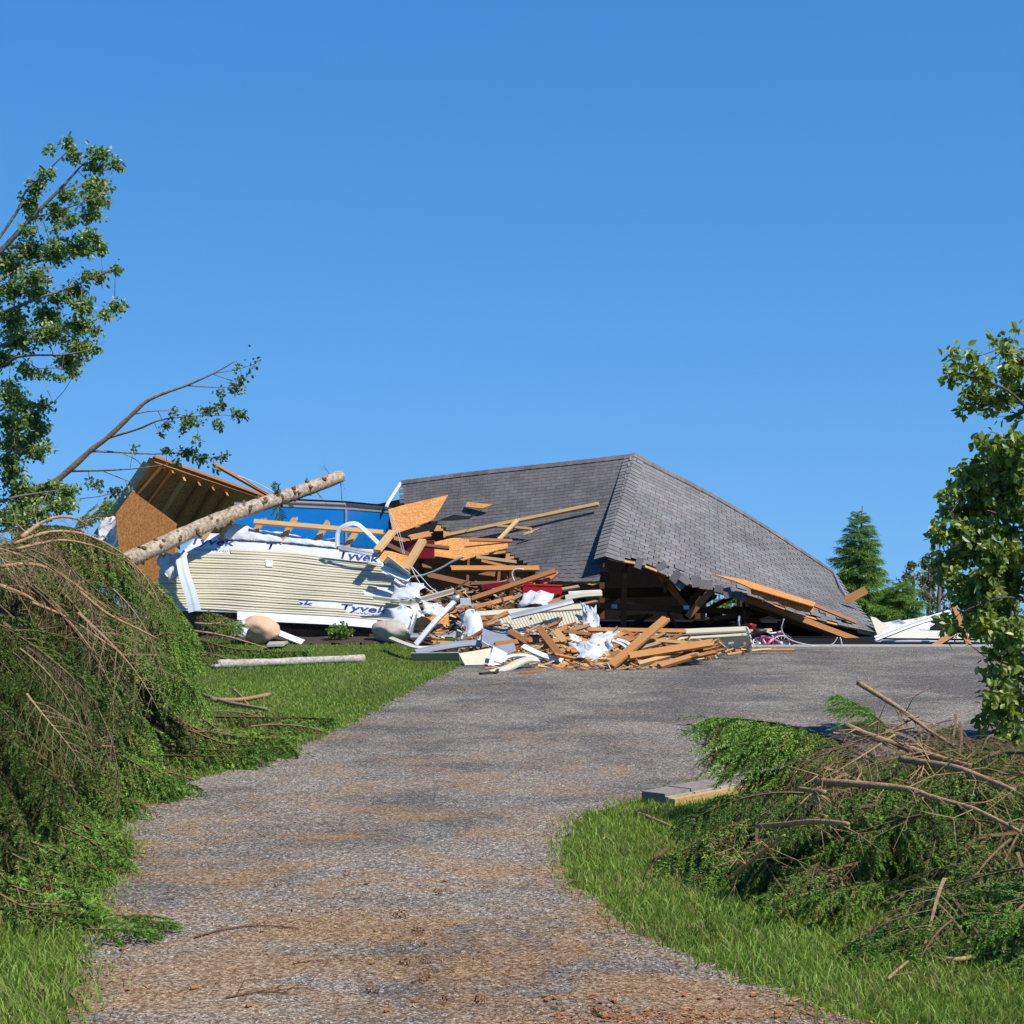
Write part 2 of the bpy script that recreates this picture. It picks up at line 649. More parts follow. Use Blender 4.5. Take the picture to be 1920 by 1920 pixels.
# planting bed of mulch below the fallen wall
bed = densify([(-3.6, 26.0), (-2.2, 25.75), (-1.0, 26.2), (-0.6, 27.2), (-2, 28.2), (-4.2, 28), (-4.3, 26.6)], 0.15, 0.04, 5)
bx_, by_ = np.meshgrid(np.linspace(-4.4, -0.7, 40), np.linspace(25.75, 28.2, 26))
bm_ = inpoly(bx_, by_, bed)
bz_ = zg(bx_, by_) + np.where(bm_, 0.028, -0.05) + 0.008 * np.sin(bx_ * 13) * np.sin(by_ * 17)
bi, bj = np.meshgrid(np.arange(39), np.arange(25))
bf_ = np.stack([bj * 40 + bi, bj * 40 + bi + 1, (bj + 1) * 40 + bi + 1, (bj + 1) * 40 + bi], -1).reshape(-1, 4)
me = np_mesh('mulch_bed', np.stack([bx_, by_, bz_], -1).reshape(-1, 3), bf_, M['mulch'], smooth=True)
tag(place('mulch_bed', me, ID), 'strip of dark mulch in front of the fallen wall', 'flower bed', kind='structure')

# ------------------------------------------------------------------ grass (stuff)
def grass_obj(name, label, pts, hmin, hmax, w, seed, seg=2):
    r = np.random.default_rng(seed)
    n = len(pts)
    h = r.uniform(hmin, hmax, n) * (0.7 + 0.6 * r.random(n))
    a = r.uniform(0, 2 * np.pi, n)
    lean = r.uniform(0.1, 0.9, n) * h
    la = r.uniform(0, 2 * np.pi, n)
    ww = w * r.uniform(0.7, 1.4, n)
    base = np.column_stack([pts[:, 0], pts[:, 1], zg(pts[:, 0], pts[:, 1]) - 0.004])
    sd = np.column_stack([np.cos(a), np.sin(a), np.zeros(n)])
    ld = np.column_stack([np.cos(la), np.sin(la), np.zeros(n)])
    V = []
    for s in range(seg + 1):
        t = s / seg
        c = base + ld * (lean * t * t)[:, None] + np.array([0, 0, 1]) * (h * (t - 0.15 * t * t))[:, None]
        hw = ww * (1 - t) ** 0.7 * 0.5 + 0.0004
        V += [c - sd * hw[:, None], c + sd * hw[:, None]]
    V = np.stack(V, 1)
    k = 2 * (seg + 1)
    fs = np.array([(2 * s, 2 * s + 1, 2 * s + 3, 2 * s + 2) for s in range(seg)])
    Fc = (np.arange(n)[:, None, None] * k + fs[None]).reshape(-1, 4)
    br = r.random(n)[:, None]
    col = np.array([0.100, 0.195, 0.022]) * (1 - br) + np.array([0.260, 0.360, 0.055]) * br
    dry = r.random(n) < 0.10 + 0.22 * (np.sin(pts[:, 0] * 3.7 + 2 * np.sin(pts[:, 1] * 2.1)) * np.sin(pts[:, 1] * 2.9 + 1) > 0.45)
    col[dry] = np.array([0.24, 0.20, 0.085]) * r.uniform(0.7, 1.2, (dry.sum(), 1))
    # slow drift of colour over the lawn
    d = 0.85 + 0.3 * (np.sin(pts[:, 0] * 2.1 + np.sin(pts[:, 1] * 1.3) * 1.5) * 0.5 + 0.5)
    col = col * d[:, None]
    o = place(name, np_mesh(name, V.reshape(-1, 3), Fc, M['grass'], np.repeat(col, k, 0)), ID)
    return tag(o, label, 'grass', kind='stuff')


def scatter(x0, x1, y0, y1, n, seed, keep=None, edge=0.09):
    r = np.random.default_rng(seed)
    p = np.column_stack([r.uniform(x0, x1, n), r.uniform(y0, y1, n)])
    j = p + r.normal(0, edge, p.shape)
    m = ~inpoly(j[:, 0], j[:, 1], DRIVE)
    m &= ~inpoly(j[:, 0], j[:, 1], bed)
    if keep is not None:
        m &= keep(p)
    return p[m]


grass_obj('lawn_grass', 'mown green lawn left of the drive below the fallen wall', scatter(-5.6, -0.3, 14.0, 26.9, 80000, 11), 0.022, 0.045, 0.010, 21)
grass_obj('verge_grass', 'long grass growing at the lower left edge of the drive', scatter(-3.2, -1.5, 6.4, 13.0, 42000, 12, lambda p: p[:, 1] < 13), 0.04, 0.085, 0.0055, 22, 3)
grass_obj('island_grass', 'bright long grass round the brush heap right of the drive', scatter(0.2, 5.0, 6.3, 14.6, 150000, 13, lambda p: (p[:, 0] < 0.35 * p[:, 1])), 0.03, 0.072, 0.0055, 23, 3)

# ------------------------------------------------------------------ litter of needles and chips on the drive (stuff)
def litter():
    r = np.random.default_rng(5)
    n = 330000
    Yv = 6.5 + (26.0 - 6.5) * r.random(n) ** 1.7
    Xv = r.uniform(-2.8, 5.5, n)
    f = np.sin(Xv * 1.3 + 2.1 * np.sin(Yv * 0.9)) + np.sin(Yv * 2.3 + 1.2 * np.sin(Xv * 1.7 + 1)) + 0.6 * np.sin(Xv * 3.1 + Yv * 1.1)
    near = np.exp(-np.abs(Yv - 8.3) / 5.5)
    poly = np.array(DRIVE)
    dmin = np.full(n, 9.0)
    for q in poly[::2]:
        dmin = np.minimum(dmin, np.hypot(Xv - q[0], Yv - q[1]))
    chips = np.exp(-((Xv - .55) / .42) ** 2 - ((Yv - 7.35) / .13) ** 2)
    prob = np.clip(0.06 + 0.10 * f, 0.004, 1) * (0.15 + near) + 0.65 * np.exp(-(dmin / .16) ** 1.3) * (Yv < 22) + chips
    m = (inpoly(Xv, Yv, DRIVE) | ((dmin < .22) & (r.random(n) < .35))) & (r.random(n) < prob) & (Yv < 25)
    Xv, Yv = Xv[m], Yv[m]
    n = len(Xv)
    L = r.uniform(0.010, 0.030, n)
    big = r.random(n) < 0.05
    L[big] *= r.uniform(1.5, 3.5, big.sum())
    Wd = r.uniform(0.002, 0.0048, n)
    cm_ = np.exp(-((Xv - .55) / .42) ** 2 - ((Yv - 7.35) / .13) ** 2)
    chip = r.random(n) < 0.12 + .8 * cm_
    Wd[chip] = r.uniform(0.005, 0.011, chip.sum())
    a = r.uniform(0, np.pi, n)
    d = np.column_stack([np.cos(a), np.sin(a), r.normal(0, 0.15, n)]) * (L / 2)[:, None]
    s = np.column_stack([-np.sin(a), np.cos(a), r.normal(0, 0.1, n)]) * (Wd / 2)[:, None]
    c = np.column_stack([Xv, Yv, r.uniform(0.0095, 0.015, n)])
    V = np.stack([c - d - s, c + d - s * 0.6, c + d + s * 0.6, c - d + s], 1)
    V[:, :, 2] = np.maximum(V[:, :, 2], 0.0075)
    pal = np.array([(0.30, 0.13, 0.045), (0.42, 0.23, 0.09), (0.20, 0.085, 0.035), (0.52, 0.36, 0.19), (0.10, 0.055, 0.03), (0.085, 0.10, 0.025)])
    col = pal[r.choice(6, n, p=[.27, .25, .2, .13, .1, .05])] * r.uniform(0.75, 1.2, (n, 1))
    hot = (cm_ > .3)
    col[hot] = np.array([.42, .18, .06]) * r.uniform(.5, 1.15, (hot.sum(), 1))
    o = place('needle_litter', np_mesh('needle_litter', V.reshape(-1, 3), np.arange(4 * n).reshape(-1, 4), M['litter'], np.repeat(col, 4, 0)), ID)
    tag(o, 'rusty needles and wood chips strewn over the driveway', 'litter', kind='stuff')


litter()

# ------------------------------------------------------------------ spruce boughs
def tri_tubes(segs, n=3):
    """segs: list of (p0,p1,r0,r1) -> arrays of vertices and quads"""
    s = np.array([(*a, *b, r0, r1) for a, b, r0, r1 in segs], float)
    p0, p1 = s[:, :3], s[:, 3:6]
    d = p1 - p0
    d /= np.linalg.norm(d, axis=1, keepdims=True) + 1e-9
    up = np.tile([0.21, 0.37, 0.9], (len(s), 1))
    a = np.cross(d, up)
    a /= np.linalg.norm(a, axis=1, keepdims=True) + 1e-9
    b = np.cross(d, a)
    V = []
    for P_, r_ in ((p0, s[:, 6]), (p1, s[:, 7])):
        for k in range(n):
            w = 2 * np.pi * k / n
            V.append(P_ + (a * np.cos(w) + b * np.sin(w)) * r_[:, None])
    V = np.stack(V, 1)
    fs = np.array([(k, (k + 1) % n, n + (k + 1) % n, n + k) for k in range(n)])
    Fc = (np.arange(len(s))[:, None, None] * 2 * n + fs[None]).reshape(-1, 4)
    return V.reshape(-1, 3), Fc


def bough_mesh(seed, L=1.2, nl=22, needles=66, droop=0.30, bare=0.0, hang=1.15, nlen=0.026, nw=0.0066, blen=0.150, dens=1.0, fresh=0.5, path=None, lat=None, world_wood='twig'):
    """one spruce bough along local X, branchlets hanging towards -Z; returns (wood mesh, needle mesh)"""
    r = np.random.default_rng(seed)
    segs, bl = [], []
    N = 9

    if path is not None:
        q_ = np.array([tuple(v) for v in path])
        sl = np.concatenate([[0], np.cumsum(np.linalg.norm(np.diff(q_, axis=0), axis=1))])
        L = sl[-1]
        N = 16

    def stem(t):
        if path is not None:
            # smooth the given points a little
            acc = np.zeros(3)
            for o_, w_ in ((-.08, .25), (0, .5), (.08, .25)):
                u_ = min(max(t + o_, 0), 1) * L
                acc += w_ * np.array([np.interp(u_, sl, q_[:, c_]) for c_ in range(3)])
            return acc
        return np.array([L * t, 0.06 * math.sin(3 * t + seed) * L, -droop * L * t * t])

    for i in range(N):
        r0 = 0.011 * L * (1 - i / N) + 0.002
        segs.append((stem(i / N), stem((i + 1) / N), r0, 0.011 * L * (1 - (i + 1) / N) + 0.002))
    for k in range(nl):
        t = 0.08 + 0.9 * (k + r.random() * 0.7) / nl
        side = 1 if k % 2 else -1
        p = stem(t)
        tg = stem(min(1, t + .02)) - stem(max(0, t - .02))
        tg /= np.linalg.norm(tg)
        sdn = np.cross([0, 0, 1.0], tg)
        sdn /= np.linalg.norm(sdn) + 1e-6
        ll = (lat if lat else L) * (0.15 + 0.34 * math.sin(math.pi * min(1, t * 0.85 + 0.18)) ** 1.2) * r.uniform(0.7, 1.15)
        ang = r.uniform(0.75, 1.1)
        dirv = tg * math.cos(ang) + sdn * side * math.sin(ang) + np.array([0, 0, r.uniform(-0.15, 0.18)])
        m = 5
        q = p.copy()
        isbare = t < bare * r.uniform(0.6, 1.3)
        pts = [q.copy()]
        for j in range(m):
            dirv = dirv + np.array([0.05, 0, -0.17 * hang]) + r.normal(0, 0.07, 3)
            dirv /= np.linalg.norm(dirv)
            q = q + dirv * ll / m
            pts.append(q.copy())
            segs.append((pts[-2], pts[-1], 0.0028 * (1 - j / m) + 0.0007, 0.0028 * (1 - (j + 1) / m) + 0.0007))
        nb = max(4, int(ll / 0.036 * dens))
        for b in range(nb):
            tt = (b + r.random()) / nb
            x = tt * m
            i0 = min(m - 1, int(x))
            pp = pts[i0] + (pts[i0 + 1] - pts[i0]) * (x - i0)
            ax = pts[i0 + 1] - pts[i0]
            ax /= np.linalg.norm(ax)
            sd = np.cross(ax, [0, 0, 1])
            sd /= np.linalg.norm(sd) + 1e-6
            sgn = 1 if b % 2 else -1
            bd = ax * 0.50 + sd * sgn * r.uniform(0.15, 0.75) + np.array([0, 0, -hang * r.uniform(0.25, 1.15)])
            bd /= np.linalg.norm(bd)
            ln = blen * r.uniform(0.55, 1.3)
            bl.append((pp, bd, ln, isbare or r.random() < 0.06, t))
        bl.append((pts[-1], dirv, blen, isbare, t))
        for j in range(m):
            sg_ = pts[j + 1] - pts[j]
            sl_ = np.linalg.norm(sg_)
            bl.append((pts[j], sg_ / sl_, sl_ * 1.05, isbare, t))
    bl.append((stem(1.0), np.array([0.9, 0, -0.3]), blen * 1.3, False, 1.0))
    # needles
    if path is not None:
        for k in range(int(L / .05)):
            t = .35 + .65 * r.random()
            bl.append((stem(t), np.array([r.normal(0, .5), r.normal(0, .5), -.4 + r.normal(0, .5)]) + (stem(min(1, t + .03)) - stem(t)) * 25, blen, False, t))
        bl = [(a, b / (np.linalg.norm(b) + 1e-9), c, d_, e) for a, b, c, d_, e in bl]
    P0 = np.array([b[0] for b in bl])
    D = np.array([b[1] for b in bl])
    LN = np.array([b[2] for b in bl])
    BR = np.array([b[3] for b in bl])
    TT = np.array([b[4] for b in bl])
    sag = np.array([0, 0, -0.22 * hang])
    for p_, d_, l_, br_ in zip(P0, D, LN, BR):
        if not br_:
            continue
        mid = p_ + d_ * l_ * 0.5 + sag * l_ * 0.25
        end = p_ + d_ * l_ + sag * l_
        segs.append((p_, mid, 0.0016, 0.0012))
        segs.append((mid, end, 0.0012, 0.0007))
    keep = ~BR
    P0, D, LN, TT = P0[keep], D[keep], LN[keep], TT[keep]
    nb = len(P0)
    t = (np.arange(needles)[None, :] + r.random((nb, needles))) / needles
    ax = D[:, None, :] + 2 * sag * t[..., None]
    ax /= np.linalg.norm(ax, axis=2, keepdims=True)
    c = P0[:, None, :] + D[:, None, :] * (LN[:, None] * t)[..., None] + sag * (LN[:, None] * t * t)[..., None]
    rv = r.normal(size=(nb, needles, 3))
    rv -= ax * (rv * ax).sum(2, keepdims=True)
    rv /= np.linalg.norm(rv, axis=2, keepdims=True)
    nd = ax * 0.62 + rv * 0.78
    sdv = np.cross(nd, r.normal(size=(nb, needles, 3)))
    sdv /= np.linalg.norm(sdv, axis=2, keepdims=True)
    ln = nlen * r.uniform(0.7, 1.2, (nb, needles, 1))
    V = np.stack([c - sdv * nw / 2, c + sdv * nw / 2, c + nd * ln], 2).reshape(-1, 3)
    g = r.random(nb)
    ca, cb, cc = np.array([0.066, 0.145, 0.022]), np.array([0.205, 0.350, 0.050]), np.array([0.255, 0.250, 0.070])
    col = ca * (1 - g[:, None]) + cb * g[:, None]
    ol = r.random(nb) > (fresh + 0.35 * TT)
    col[ol] = cc * r.uniform(0.6, 1.1, (ol.sum(), 1))
    dead = r.random(nb) < 0.04
    col[dead] = np.array([0.20, 0.10, 0.04])
    tip = 0.75 + 0.5 * t
    colv = np.repeat((col[:, None, :] * tip[..., None]).reshape(-1, 3), 3, 0)
    me_n = np_mesh('needles', V, np.arange(len(V)).reshape(-1, 3), M['needle'], colv)
    vw, fw = tri_tubes(segs)
    me_w = np_mesh('bough', vw, fw, M['twig'])
    return me_w, me_n


BOUGH = [bough_mesh(100 + i, L=1.2, nl=24, bare=(0.0, 0.10, 0.22, 0.12)[i % 4], fresh=(0.75, 0.6, 0.4, 0.65)[i % 4], hang=(1.2, 0.9, 1.3, 0.8)[i % 4]) for i in range(6)]
SPRIG = [bough_mesh(200 + i, L=0.7, nl=14, droop=0.08, hang=0.15, fresh=0.6, blen=0.10) for i in range(3)]
FARB = [bough_mesh(300 + i, L=1.1, nl=16, needles=26, droop=0.16, hang=0.6, nlen=0.040, nw=0.014, blen=0.22, dens=0.6, fresh=0.75) for i in range(3)]
BARE = [bough_mesh(400 + i, L=1.1, nl=16, needles=40, bare=(3.0, 0.85)[i % 2], hang=0.5, dens=0.8, fresh=0.2) for i in range(4)]
BAREMESH = {k[0].name for k in BARE}


def frame(p, d, up=Vector((0, 0, 1)), s=1.0, roll=0.0):
    x = Vector(d).normalized()
    z = up - x * up.dot(x)
    if z.length < 1e-3:
        z = x.orthogonal()
    z.normalize()
    y = z.cross(x)
    m = Matrix(((x.x, y.x, z.x, p[0]), (x.y, y.y, z.y, p[1]), (x.z, y.z, z.z, p[2]), (0, 0, 0, 1)))
    return m @ Matrix.Rotation(roll, 4, 'X') @ Matrix.Scale(s, 4)


def put_bough(kit, p, d, parent=None, s=1.0, roll=0.0, tone=1.0, label=None, group=None, name='bough', cat='branch', up=Vector((0, 0, 1))):
    m = frame(p, d, up, s, roll)
    tw = random.uniform(0.85, 1.15) if kit[0].name in BAREMESH else random.uniform(0.4, 0.8)
    c = (tone * random.uniform(0.9, 1.1), tone * random.uniform(0.94, 1.06), tone * random.uniform(0.85, 1.1))
    o = place(name, kit[0], m, parent, (tw, tw, tw))
    if label:
        tag(o, label, cat, group)
    n = place('needles', kit[1], m, o, c)
    n['kind'] = 'stuff'
    return o


# ---- the fallen spruces on the left
def spine(Y):
    e = np.interp(Y, [6.5, 8.3, 9.4, 10.6, 12, 13.2, 14.6, 15.6, 16.6, 18, 19.5], [-2.50, -2.42, -2.34, -2.3, -2.32, -2.40, -2.48, -2.56, -2.80, -3.2, -3.7])
    h = np.interp(Y, [6.5, 8.3, 9.4, 10.6, 12, 13.2, 14.6, 15.6, 17, 18.5, 19.5], [0.5, 0.62, 0.86, 1.12, 1.45, 1.72, 1.88, 1.80, 1.40, 0.9, 0.5])
    w = np.interp(Y, [6.5, 9, 12, 14, 17, 19.5], [1.0, 1.1, 1.35, 1.5, 1.4, 1.0])
    return e, h, w


def pile_boughs(root, y0, y1, n, seed, kits, tone=1.0, smin=0.75, smax=1.15, d0=0.62, d1=0.86):
    r = random.Random(seed)
    for k in range(n):
        Y = y0 + (y1 - y0) * (k + r.random()) / n
        e, h, w = spine(Y)
        t = r.random() ** 0.85                      # 0 at the crest, 1 at the foot
        a = t * math.pi / 2 * 1.02
        depth = r.uniform(d0, d1)
        X = e - w + w * max(0, math.sin(a)) ** 0.72 * depth
        Z = max(0.08, h * max(0, math.cos(a)) ** 0.65 * depth) + 0.03
        # surface direction: outwards and down, fanning towards the viewer or away
        fan = r.uniform(-0.75, 0.45)
        d = Vector((math.cos(a) * 0.95 + 0.35, fan, -math.sin(a) * 0.75 - 0.06))
        d.normalize()
        s = r.uniform(smin, smax)
        p = Vector((X, Y, Z)) - d * 0.72 * s
        p.z = max(p.z, 0.05)
        if (p + d * 1.2 * s).z < 0.02:
            d.z = (0.10 - p.z) / (1.2 * s)
            d.normalize()
        put_bough(r.choice(kits), p, d, root, s, r.uniform(-0.5, 0.5), tone * r.uniform(0.85, 1.1))


sp1 = thing('fallen_spruce', 'tall fallen spruce heap with tan stripped branches on its crest at left', 'fallen tree', (-3.9, 14.0, 0))
MB().tube([(-4.6, 11.4, 0.35), (-4.1, 13.2, 0.75), (-3.8, 15, 0.8), (-3.7, 17.5, 0.5)], [0.14, 0.15, 0.13, 0.08], 12).build('trunk', M['bark'], sp1, True)
pile_boughs(sp1, 12.0, 17.4, 60, 31, BOUGH, 0.45)  # inner boughs coloured dark so gaps between limbs read as shade
pile_boughs(sp1, 12.2, 16.0, 11, 33, BARE, 0.9, 0.55, 0.8, 0.95, 1.02)
sp2 = thing('fallen_spruce', 'fallen spruce lying low at the lower left edge of the drive', 'fallen tree', (-3.1, 9.8, 0))
MB().tube([(-3.6, 7.0, 0.25), (-3.3, 9.2, 0.45), (-3.2, 11.6, 0.55)], [0.10, 0.11, 0.08], 12).build('trunk', M['bark'], sp2, True)
pile_boughs(sp2, 7.9, 12.2, 56, 41, BOUGH, 0.5, 0.5, 0.85)  # same darkened filling, shade put into the needle colour
pile_boughs(sp2, 8.6, 12.0, 6, 43, BARE, 0.9, 0.45, 0.6, 0.95, 1.0)

ARCS = [([(40, 1500), (110, 1520), (180, 1560), (235, 1602)], 10.8, .85), ([(30, 1570), (90, 1590), (150, 1622), (195, 1642)], 10.2, .9), ([(20, 1660), (80, 1680), (125, 1720), (155, 1752)], 9.2, .85), ([(-20, 1728), (40, 1745), (100, 1765), (150, 1776)], 8.75, .8), ([(100, 1545), (150, 1565), (190, 1590), (215, 1625)], 10.5, .9),([(-20, 1000), (60, 985), (140, 988), (215, 1035)], 15.2, .5), ([(-30, 1030), (50, 1015), (130, 1032), (200, 1075)], 14.8, .5), ([(-40, 1075), (40, 1080), (100, 1110), (150, 1165)], 14.2, .6),  # drooping limbs of the fallen spruces: photo points from root to tip, depth, freshness
    ([(40, 1000), (150, 992), (250, 1062), (325, 1130), (362, 1215)], 15.5, .55), ([(60, 1010), (170, 1020), (260, 1090), (320, 1160), (350, 1250)], 15.0, .7),
    ([(0, 1062), (120, 1085), (220, 1150), (300, 1220), (362, 1290)], 14.7, .7), ([(120, 1090), (230, 1170), (310, 1235), (370, 1310)], 14.9, .85),
    ([(0, 1110), (80, 1142), (150, 1212), (205, 1295)], 14.0, .35), ([(-40, 1015), (60, 1040), (130, 1085), (180, 1140)], 14.4, .4),
    ([(0, 1182), (90, 1222), (170, 1300), (240, 1368), (292, 1420)], 13.4, .5), ([(60, 1190), (150, 1240), (230, 1310), (285, 1370)], 13.8, .6),
    ([(0, 1290), (60, 1330), (140, 1380), (205, 1445)], 12.6, .4), ([(120, 1402), (200, 1402), (270, 1440), (335, 1484)], 13.0, .8),
    ([(0, 1390), (50, 1402), (110, 1450), (155, 1510)], 12.0, .5), ([(60, 1440), (130, 1460), (200, 1490), (250, 1500)], 12.3, .85),
    ([(0, 1480), (80, 1500), (140, 1560), (180, 1595), (232, 1606)], 10.8, .8), ([(0, 1560), (60, 1600), (100, 1660), (122, 1720)], 10.0, .7),
    ([(-30, 1660), (40, 1700), (110, 1738), (165, 1748)], 9.1, .8), ([(-30, 1500), (30, 1540), (80, 1600), (110, 1640)], 10.4, .8),
    ([(300, 1335), (380, 1372), (460, 1392), (540, 1416)], 15.6, .9), ([(290, 1395), (380, 1420), (450, 1432), (510, 1442)], 15.1, .8),
    ([(-30, 1600), (10, 1650), (40, 1720), (50, 1770)], 9.4, .8), ([(0, 1520), (70, 1545), (140, 1580), (200, 1615)], 10.6, .9), ([(20, 1600), (80, 1630), (130, 1680), (140, 1730)], 9.7, .8), ([(-20, 1440), (60, 1470), (130, 1500), (190, 1545)], 11.5, .8), ([(60, 1330), (150, 1360), (230, 1420), (270, 1460)], 12.9, .8),
    ([(330, 1360), (420, 1395), (500, 1420), (556, 1428)], 15.4, .95), ([(400, 1352), (480, 1350), (560, 1352), (632, 1358)], 17.3, .6), ([(260, 1440), (340, 1452), (420, 1450), (480, 1452)], 14.4, .9), ([(240, 1420), (290, 1450), (335, 1475), (350, 1490)], 13.3, .95), ([(370, 1200), (440, 1218), (520, 1222), (585, 1222)], 24.6, .9), ([(360, 1160), (385, 1150), (405, 1150), (430, 1165)], 25.2, .5)]
for k, (q, Yd, fr) in enumerate(ARCS):
    if q[0][0] < 70 and q[0][1] < 1400 and q[-1][0] < 260:
        fr = 0.15
    tier = (.22, -.12, .05)[k % 3]
    pts = [P(x, y, Yd + tier - 0.05 * i) for i, (x, y) in enumerate(q)]
    for v_ in pts:
        v_.z = max(v_.z, 0.09)
    ln_ = sum((b_ - a_).length for a_, b_ in zip(pts, pts[1:]))
    kit = bough_mesh(700 + k, nl=int(ln_ * 29), needles=54, path=pts, lat=.86 if Yd > 12 else .72, hang=1.3, bare=.12, fresh=fr, blen=.15 if Yd > 12 else .12)
    par = sp1 if Yd > 12.2 else sp2
    o = place('bough', kit[0], ID, par, (.68, .62, .52))
    n_ = place('needles', kit[1], ID, o, (1.0, 1.0, 1.0))
    n_['kind'] = 'stuff'

# arching stripped branches on the crest
def stick(pts, r0, r1, name, label, cat='branch', parent=None, mat='twig', group=None, n=7, twigs=0, seed=0, color=None):
    pts = [Vector(p) for p in pts]
    # smooth the polyline
    q = []
    for i in range(len(pts) - 1):
        p0, a, b, p3 = pts[max(i - 1, 0)], pts[i], pts[i + 1], pts[min(i + 2, len(pts) - 1)]
        for j in range(5):
            t = j / 5
            q.append(0.5 * ((2 * a) + (-p0 + b) * t + (2 * p0 - 5 * a + 4 * b - p3) * t * t + (-p0 + 3 * a - 3 * b + p3) * t ** 3))
    q.append(pts[-1])
    rr = random.Random(seed + 17)
    N = len(q)
    rad = [(r0 + (r1 - r0) * i / (N - 1)) * rr.uniform(0.9, 1.1) for i in range(N)]
    mb = MB().tube(q, rad, n)
    for k in range(twigs):
        i = rr.randrange(1, N - 1)
        ax = (q[i + 1] - q[i - 1]).normalized()
        d = (ax * 0.6 + Vector((rr.gauss(0, 1), rr.gauss(0, 1), rr.gauss(0, 1) - 0.15)) * 0.5).normalized()
        ln = rr.uniform(0.10, 0.34) * (0.5 + (r0 / 0.03))
        ln = min(ln, 0.5)
        a, b = q[i] + d * ln * 0.5, q[i] + (d + Vector((rr.uniform(-.3, .3), rr.uniform(-.3, .3), -0.25))).normalized() * ln
        rt = max(0.0022, rad[i] * 0.28)
        mb.tube([q[i], a, b], [rt, rt * 0.7, rt * 0.35], 4, False)
        for m in range(2):
            d2 = (d + Vector((rr.gauss(0, .6), rr.gauss(0, .6), rr.gauss(0, .6)))).normalized()
            mb.tube([a, a + d2 * ln * rr.uniform(.3, .7)], [rt * 0.6, rt * 0.25], 3, False)
    o = mb.build(name, M[mat], parent, True, color)
    if label:
        tag(o, label, cat, group)
    return o


for k, (pts, rr_) in enumerate([
    ([(40, 1008), (70, 985), (105, 970), (140, 972), (165, 985)], 0.017), ([(25, 1020), (90, 998), (150, 1000), (200, 1020), (245, 1048)], 0.014),
    ([(30, 1030), (110, 1013), (170, 1022), (215, 1040)], 0.012), ([(0, 1062), (60, 1058), (110, 1075), (160, 1110), (200, 1140)], 0.014),
    ([(0, 1098), (50, 1118), (90, 1150), (130, 1200)], 0.016), ([(10, 1185), (60, 1205), (110, 1240), (150, 1290)], 0.016),
    ([(0, 1310), (40, 1330), (70, 1370)], 0.014), ([(60, 1130), (130, 1160), (190, 1200), (240, 1232)], 0.012),
    ([(150, 1110), (200, 1150), (260, 1180), (300, 1200)], 0.013), ([(130, 1405), (170, 1398), (215, 1400)], 0.009),
    ([(0, 1385), (40, 1375), (80, 1380)], 0.010), ([(0, 1230), (30, 1245), (60, 1270), (75, 1310)], 0.012),
]):
    Ys = 13.6 - 0.0036 * max(0, pts[0][1] - 1000)
    stick([P(x, y, Ys + 0.15 * i) for i, (x, y) in enumerate(pts)], rr_, rr_ * 0.35, 'stripped_branch', None, parent=sp1, twigs=10, seed=k, color=(1.25, 1.15, 1.0))

for k, (x, y, Yd, ex, ey, s, lab) in enumerate([
    (300, 1415, 15.3, 520, 1430, 0.95, 'green spruce bough lying along the left edge of the drive, farthest tip'),
    (360, 1375, 15.7, 545, 1405, 0.85, 'green spruce bough on the lawn just behind the bough at the drive edge'),
    (250, 1450, 13.6, 350, 1480, 0.8, 'green spruce bough spilling onto the drive below the tall spruce heap'),
    (340, 1330, 16.0, 460, 1385, 0.8, 'spruce bough hanging down beside the tall spruce heap onto the lawn'),
    (130, 1590, 10.9, 235, 1600, 0.62, 'small spruce bough reaching onto the drive from the low spruce at left'),
    (60, 1730, 8.95, 150, 1745, 0.55, 'bluish spruce bough tip lying at the lower left corner of the drive'),
    (470, 1380, 16.6, 640, 1345, 0.75, 'dark spruce bough lying flat on the lawn near the drive edge'),
    (400, 1345, 17.6, 560, 1340, 0.7, 'spruce bough flat on the lawn behind the dark bough'),
    (380, 1175, 25.0, 440, 1170, 0.75, 'upright spruce sprig standing against the fallen siding wall'),
    (370, 1225, 24.0, 500, 1225, 0.85, 'spruce bough on the lawn left of the tan boulder'),
    (470, 1225, 24.8, 590, 1222, 0.8, 'spruce bough on the lawn in front of the tan boulder'),
    (130, 1000, 15.5, 185, 955, 0.55, 'pale green spruce tip sticking up behind the heap beside the broken roof'),
]):
    a, b = P(x, y, Yd), P(ex, ey, Yd + (0.15 if k != 11 else 0))
    if k not in (8, 11):
        a.z, b.z = max(a.z, 0.10), max(min(b.z, 0.12), 0.07)
    put_bough(BOUGH[k % 6] if k not in (8, 11, 5) else SPRIG[k % 3], a, b - a, None, s, 0.2, 1.05, lab, name='spruce_bough', up=Vector((0, -0.25, 1)))
for k, (x, y, ang, lab) in enumerate([(215, 1770, 0.1, 'dark green spruce sprig lying on the drive at lower left'), (150, 1755, 0.5, 'spruce sprig half on grass and half on drive at lower left'), (265, 1745, -0.3, 'small drooping spruce sprig on the drive, farthest right of the lower left sprigs')]):
    p = G(x - 50, y)
    p.z = 0.07
    put_bough(SPRIG[k], p, (math.cos(ang), math.sin(ang), -0.03), None, 0.42, 0, 0.9, lab, name='spruce_sprig', cat='twig')

